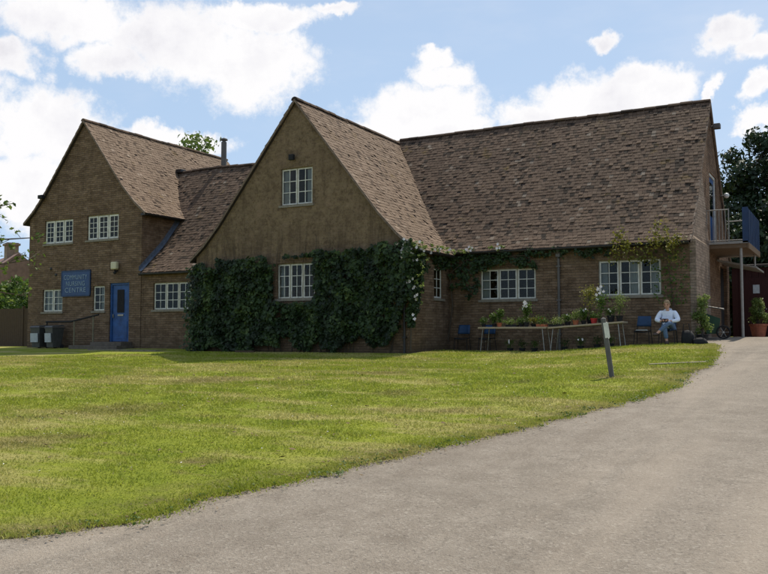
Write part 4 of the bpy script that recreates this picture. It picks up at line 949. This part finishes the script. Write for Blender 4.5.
m=MB(); m.box(-.17,.17,-.13,.13,0,.012); m.box(-.15,.16,-.12,.12,.013,.024); o=m.build('newspaper',M['pale']); o.location=(-5.51,25.55,tz(-5.51,25.6)+.452); o.rotation_euler=(0,0,.2); tag(o,'folded pale newspaper lying on the chair beside the person','newspaper')
# ------------------------------------------------------------------ person
def skin_mesh(chains,sub=2):
    """chains: list of lists of ((x,y,z),r or (rx,ry)); points reused by equal coordinates"""
    bm=bmesh.new(); lay=bm.verts.layers.skin.verify(); key={}
    for ch in chains:
        prev=None
        for p,r in ch:
            k=tuple(round(c,4) for c in p)
            if k not in key:
                v=bm.verts.new(p); v[lay].radius=r if isinstance(r,tuple) else (r,r)
                if not key: v[lay].use_root=True
                key[k]=v
            v=key[k]
            if prev is not None and prev is not v and bm.edges.get((prev,v)) is None: bm.edges.new((prev,v))
            prev=v
    me=bpy.data.meshes.new('tmp'); bm.to_mesh(me); bm.free(); o=bpy.data.objects.new('tmp',me); link(o)
    a=o.modifiers.new('k','SKIN'); a.use_smooth_shade=True; a.branch_smoothing=.6; b=o.modifiers.new('s','SUBSURF'); b.levels=sub; b.render_levels=sub
    dg=bpy.context.evaluated_depsgraph_get(); dg.update(); r=bpy.data.meshes.new_from_object(o.evaluated_get(dg)); bpy.data.objects.remove(o)
    return r
def join(meshes,name,mats,parent=None):
    bm=bmesh.new()
    for me,mi in meshes:
        n=len(bm.faces); bm.from_mesh(me); bm.faces.ensure_lookup_table()
        for f in bm.faces[n:]: f.material_index=mi; f.smooth=True
    me=bpy.data.meshes.new(name); bm.to_mesh(me); bm.free()
    for m_ in mats: me.materials.append(m_)
    return link(bpy.data.objects.new(name,me),parent)
def mesh_of(mb): me=bpy.data.meshes.new('t'); me.from_pydata(mb.v,[],mb.f); return me
pel=(0,.02,.52); sp=(0,.05,.72); ch=(0,.01,.88); nk=(0,-.05,1.03); hd=(0,-.09,1.12); ht=(0,-.10,1.19)
shR=(-.15,.0,.925); elR=(-.27,-.10,.71); wrR=(-.10,-.33,.67); shL=(.15,.0,.925); elL=(.28,-.10,.71); wrL=(.10,-.33,.67)
hpR=(-.09,.0,.51); knR=(-.02,-.44,.50); anR=(.04,-.42,.10); hpL=(.09,.0,.52); knL=(.10,-.40,.63); anL=(-.17,-.55,.33)
toeR=(.05,-.58,.045); toeL=(-.24,-.66,.28)
body=skin_mesh([[(pel,(.14,.10)),(sp,(.13,.09)),(ch,(.11,.07)),(nk,.042),(hd,(.075,.085)),(ht,(.06,.07))],[(ch,.1),(shR,.04),(elR,.04),(wrR,.027)],[(ch,.1),(shL,.04),(elL,.04),(wrL,.027)],
   [(pel,.1),(hpR,.085),(knR,.058),(anR,.034),(toeR,.022)],[(pel,.1),(hpL,.085),(knL,.058),(anL,.034),(toeL,.022)]])
hm=MB()
Mh=Matrix.Rotation(R(20),3,'X')      # head bowed forward (looking down)
hc=Vector((0,-.11,1.15)); hm.ball(hc,(.075,.095,.115),10,M=Mh)
def hp(p): return hc+Mh@Vector(p)
hm.ball(hp((0,-.10,-.015)),(.013,.02,.026),5); hm.ball(hp((.077,.0,-.01)),(.012,.02,.03),5); hm.ball(hp((-.077,.0,-.01)),(.012,.02,.03),5); hm.ball(hp((0,-.085,-.065)),(.028,.012,.008),5)
ey=MB()
for s in (-1,1): ey.ball(hp((s*.032,-.086,.012)),(.016,.010,.009),5); ey.ball(hp((s*.034,-.088,.034)),(.020,.008,.004),4)
def hand(w,s):
    w=Vector(w); f=Vector((-s*.45,-.8,.1)).normalized(); lat=Vector((0,0,1)); out=[]
    chs=[]; palm=w+f*.045
    m_=skin_mesh([[(tuple(w),.026),(tuple(palm),(.034,.018)),(tuple(w+f*.075),(.034,.016))]],1); out.append(m_)
    for k in range(4):
        b=w+f*.075+lat*(.026-.017*k); l=[.066,.074,.068,.052][k]; c1=b+f*l*.5; c2=c1+(f*.5+Vector((-s*.7,.0,-.1))).normalized()*l*.32; c3=c2+Vector((-s*.6,.45,-.1)).normalized()*l*.25
        out.append(skin_mesh([[(tuple(b),.009),(tuple(c1),.0085),(tuple(c2),.008),(tuple(c3),.007)]],1))
    b=w+f*.03+lat*.02; out.append(skin_mesh([[(tuple(b),.012),(tuple(b+Vector((-s*.02,-.02,.03))),.010),(tuple(b+Vector((-s*.035,-.05,.035))),.008)]],1))
    return out
parts=[(body,0),(mesh_of(hm),0),(mesh_of(ey),1)]+[(h,0) for h in hand(wrR,-1)+hand(wrL,1)]
per=join(parts,'person',[M['skin'],M['dark']]); PX,PY=-4.76,25.55; per.location=(PX,PY,tz(PX,PY)-.0); per.scale=(1.12,1.05,1.02)
tag(per,'person in pale blue shirt and jeans sitting cross legged and looking down','person')
shirt=skin_mesh([[((0,.02,.46),(.20,.15)),((0,.03,.70),(.165,.13)),((0,.01,.91),(.16,.11)),((0,-.01,.985),(.12,.095)),((0,-.04,1.035),(.060,.060))],[((0,.01,.91),.1),((-.17,.0,.945),.072),((-.27,-.09,.70),.066),((-.13,-.30,.67),.046)],[((0,.01,.91),.1),((.17,.0,.945),.072),((.28,-.09,.70),.066),((.13,-.30,.67),.046)],
   [((0,.02,.46),.1),((-.11,-.14,.53),.105)],[((0,.02,.46),.1),((.12,-.15,.56),.10)]])
join([(shirt,0)],'shirt',[M['shirt']],per)
jeans=skin_mesh([[((0,.03,.49),(.15,.11)),((-.09,-.01,.50),.098),(knR,.072),((.035,-.425,.16),.055)],[((0,.03,.49),.1),((.09,-.01,.515),.098),(knL,.072),((-.135,-.52,.37),.055)]])
join([(jeans,0)],'jeans',[M['jeans']],per)
for a,b in ((anR,toeR),(anL,toeL)):
    a,b=Vector(a),Vector(b); s_=skin_mesh([[(tuple(a+Vector((0,.05,-.03))),.055),(tuple(a+(b-a)*.5+Vector((0,0,-.005))),.055),(tuple(b+(b-a)*.15),.046)]],2); join([(s_,0)],'shoe',[M['shoe']],per)
hr_=MB(); n=10; V=[];F=[]
for i in range(n+1):
    ph=math.pi*.62*i/n
    for k in range(24):
        t_=6.283*k/24; front=max(0,-math.sin(t_)); r_=1.12+.04*math.sin(k*5+i); ph2=ph*(1-.52*front)
        V.append(hc+Mh@Vector((.078*r_*math.sin(ph2)*math.cos(t_),.098*r_*math.sin(ph2)*math.sin(t_)+.006,.118*r_*math.cos(ph2))))
for i in range(n):
    for k in range(24): F.append((i*24+k,i*24+(k+1)%24,(i+1)*24+(k+1)%24,(i+1)*24+k))
hr_.add(V,F); hr_.build('hair',M['hair'],per,smooth=True)
m=MB(); m.box(-.085,.085,-.012,.012,-.065,.065); bk=m.build('tablet',M['black'],bevel=.006); bk.location=(PX,PY-.425,tz(PX,PY)+.70); bk.rotation_euler=(R(-35),0,0); tag(bk,'small black tablet held in both hands by the seated person','tablet')
# bags beside the person
def blob_mesh(name,x,y,prof,mat,label,cat,sq=(1,1),strap=True,rz=0):
    o=empty(name,(x,y,tz(x,y)),label,cat,None,rz); m=MB(); m.lathe(prof,n=18,sq=sq); m.v=[(a+.02*math.sin(c*30+b*20),b+.02*math.cos(a*25),c) for a,b,c in m.v]; m.build('bag_body',mat,o,smooth=True)
    if strap:
        m=MB(); z=prof[-1][1]; m.tube([(-.10,-.12,z*.85),(-.08,-.1,z+.16),(.06,-.08,z+.18),(.1,-.1,z*.85)],.013,6); m.build('strap',mat,o)
    return o
blob_mesh('rucksack',-4.22,25.5,[(0,0),(.15,.0),(.19,.08),(.18,.28),(.12,.40),(0,.43)],M['black'],'black rucksack standing on the grass right beside the seated person','bag',(1,.75))
blob_mesh('holdall',-3.86,25.4,[(0,0),(.18,.0),(.2,.07),(.17,.17),(.08,.21),(0,.22)],M['black'],'low black holdall on the ground at the corner of the building','bag',(1,.7),strap=True)
# corner shrub in pot
def bush(name,x,y,label,pr,ph,bh,br,nl,mat,potm,seed,sz=.035,shape=1.0):
    o=empty(name,(x,y,tz(x,y)),label,'potted plant'); m=MB(); m.lathe([(0,0),(pr*.72,0),(pr,ph*.86),(pr*1.1,ph*.86),(pr*1.1,ph),(pr*.95,ph),(pr*.9,ph*.9),(0,ph*.9)],n=22); m.build('pot',potm,o)
    rd=random.Random(seed); cl=[]; m=MB()
    for i in range(22):
        f=rd.random(); a=rd.random()*6.28; q=br*(1-.55*f)*rd.uniform(.2,.8); p=(math.cos(a)*q,math.sin(a)*q,ph+.08+f*bh*.92); cl.append((*p,br*.33,br*.33,br*.36)); m.tube([(0,0,ph*.8),(p[0]*.5,p[1]*.5,ph+(p[2]-ph)*.6),p],[.012,.008,.003],5)
    m.build('stem',M['bark'],o); C,N,S,A=crown(nl,cl,sz,seed); leafobj('foliage',C,N,S,A,mat,o); return o
bush('climbing_shrub',-4.0,26.75,'loose sunlit green shrub in a dark pot against the corner of the building',.17,.25,1.15,.36,1500,M['ivy_bright'],M['black'],81,.035)
bush('potted_shrub',-3.15,34.3,'bushy yellow green shrub in a terracotta pot in front of the dark red door',.30,.48,.85,.40,2600,IB,M['terra'],82,.035)
bush('potted_shrub',-2.35,34.6,'second terracotta pot with a green shrub at the right edge, right of the bushy one',.28,.42,.65,.36,1800,IB,M['terra'],83,.035)
# green garden cart
gcx,gcy=-3.82,28.4; o=empty('garden_cart',(gcx,gcy,tz(gcx,gcy)),'dark green garden cart with a bare metal handle and black wheels by the gable end','cart',rz=R(8))
m=MB(); q=[(-.30,-.25,.16),(.05,-.25,.16),(.05,.25,.16),(-.30,.25,.16),(-.38,-.30,.80),(.12,-.30,.62),(.12,.30,.62),(-.38,.30,.80)]; m.add(q,[(0,3,2,1),(0,1,5,4),(1,2,6,5),(2,3,7,6),(3,0,4,7)]); m.add([(a*.96,b*.94,c+.02) for a,b,c in q],[(0,1,2,3),(4,5,1,0),(5,6,2,1),(6,7,3,2),(7,4,0,3)]); m.build('body',M['green_body'],o,bevel=.01)
m=MB(); m.tube([(-.34,-.26,.62),(-.25,-.26,1.02),(.22,-.26,.93)],.018,8); m.tube([(-.34,.26,.62),(-.25,.26,1.02),(.22,.26,.93)],.018,8); m.tube([(.22,-.26,.93),(.22,.26,.93)],.02,8); m.build('handle',M['steel'],o)
for s in (-1,1):
    m=MB(); 
    for k in range(24): 
        a0,a1=6.283*k/24,6.283*(k+1)/24; m.tube([(.20+.19*math.cos(a0),s*.34,.21+.19*math.sin(a0)),(.20+.19*math.cos(a1),s*.34,.21+.19*math.sin(a1))],.028,6)
    w_=m.build('wheel',M['black'],o); m=MB()
    for k in range(6): a0=6.283*k/6; m.tube([(.20,s*.34,.21),(.20+.18*math.cos(a0),s*.34,.21+.18*math.sin(a0))],.007,5)
    m.tube([(.2,s*.31,.21),(.2,s*.37,.21)],.03,10); m.build('spokes',M['steel'],w_)
m=MB(); m.tube([(.2,-.34,.21),(.2,.34,.21)],.012,6); m.build('axle',M['steel'],o)
# red-brown timber store under/behind the balcony
st=empty('timber_store',(-3.3,36.6,tz(-3.3,36.6)),'dark red timber store with a paper notice on its door beside the gable end','shed')
m=MB()
for k in range(12): m.box(-1.0+k*.25,-1.0+k*.25+.238,-.012*(k%2),.05,-.1,2.75,random.random())
m.box(-1.0,2.0,.05,2.4,-.1,2.75); m.build('wall',M['red_door'],st)
m=MB(); m.add([(-1.1,-.2,2.78),(2.15,-.2,2.78),(2.15,2.5,3.0),(-1.1,2.5,3.0),(-1.1,-.2,2.86),(2.15,-.2,2.86),(2.15,2.5,3.08),(-1.1,2.5,3.08)],[(0,3,2,1),(4,5,6,7),(0,1,5,4),(1,2,6,5),(2,3,7,6),(3,0,4,7)]); m.build('roof',M['under'],st)
m=MB(); m.box(-.55,.35,-.06,-.02,0,2.35); dd=m.build('door',M['red_door'],st); m=MB(); m.tube([(.25,-.1,1.1),(.25,-.06,1.1)],.03,8); m.build('handle',M['steel'],dd)
m=MB(); m.box(-.22,.02,-.075,-.062,1.72,2.06); m.build('notice',M['pale'],dd)
# sign post on the lawn
pb=Vector((-4.19,16.73,0)); pb.z=tz(pb.x,pb.y); o=empty('marker_post',pb,'leaning grey wooden post with a white label on its side standing in the lawn','post')
dvec=Vector((-4.33-pb.x,16.66-pb.y,.34-pb.z)); up=dvec.normalized(); rt=Vector((RT[0],RT[1],0)); rt=(rt-up*rt.dot(up)).normalized(); fw=up.cross(rt)
Mx=Matrix((rt,fw,up)).transposed().to_4x4()@Matrix.Rotation(R(-22),4,'Z'); hL_=dvec.length
m=MB(); m.box(-.045,.045,-.04,.04,-.2,hL_-.02,M=Mx); m.add([Mx@Vector(p) for p in ((-.045,-.04,hL_-.02),(.045,-.04,hL_-.02),(.045,.04,hL_-.02),(-.045,.04,hL_-.02),(0,0,hL_+.01))],[(0,1,4),(1,2,4),(2,3,4),(3,0,4)]); m.build('post_shaft',M['wood_grey'],o,bevel=.004)
m=MB(); m.box(.046,.052,-.05,.06,hL_-.42,hL_-.09,M=Mx); m.box(-.01,.085,-.052,-.045,hL_-.40,hL_-.10,M=Mx); m.build('label_plate',M['white'],o)
# plank by the ivy
m=MB(); m.box(-.4,.4,-.06,.06,0,.06); o=m.build('plank',M['wood_brown'],bevel=.005); o.location=(-18.3,23.15,tz(-18.3,23.15)+.04); tag(o,'short brown plank lying in the grass at the foot of the ivy','plank')
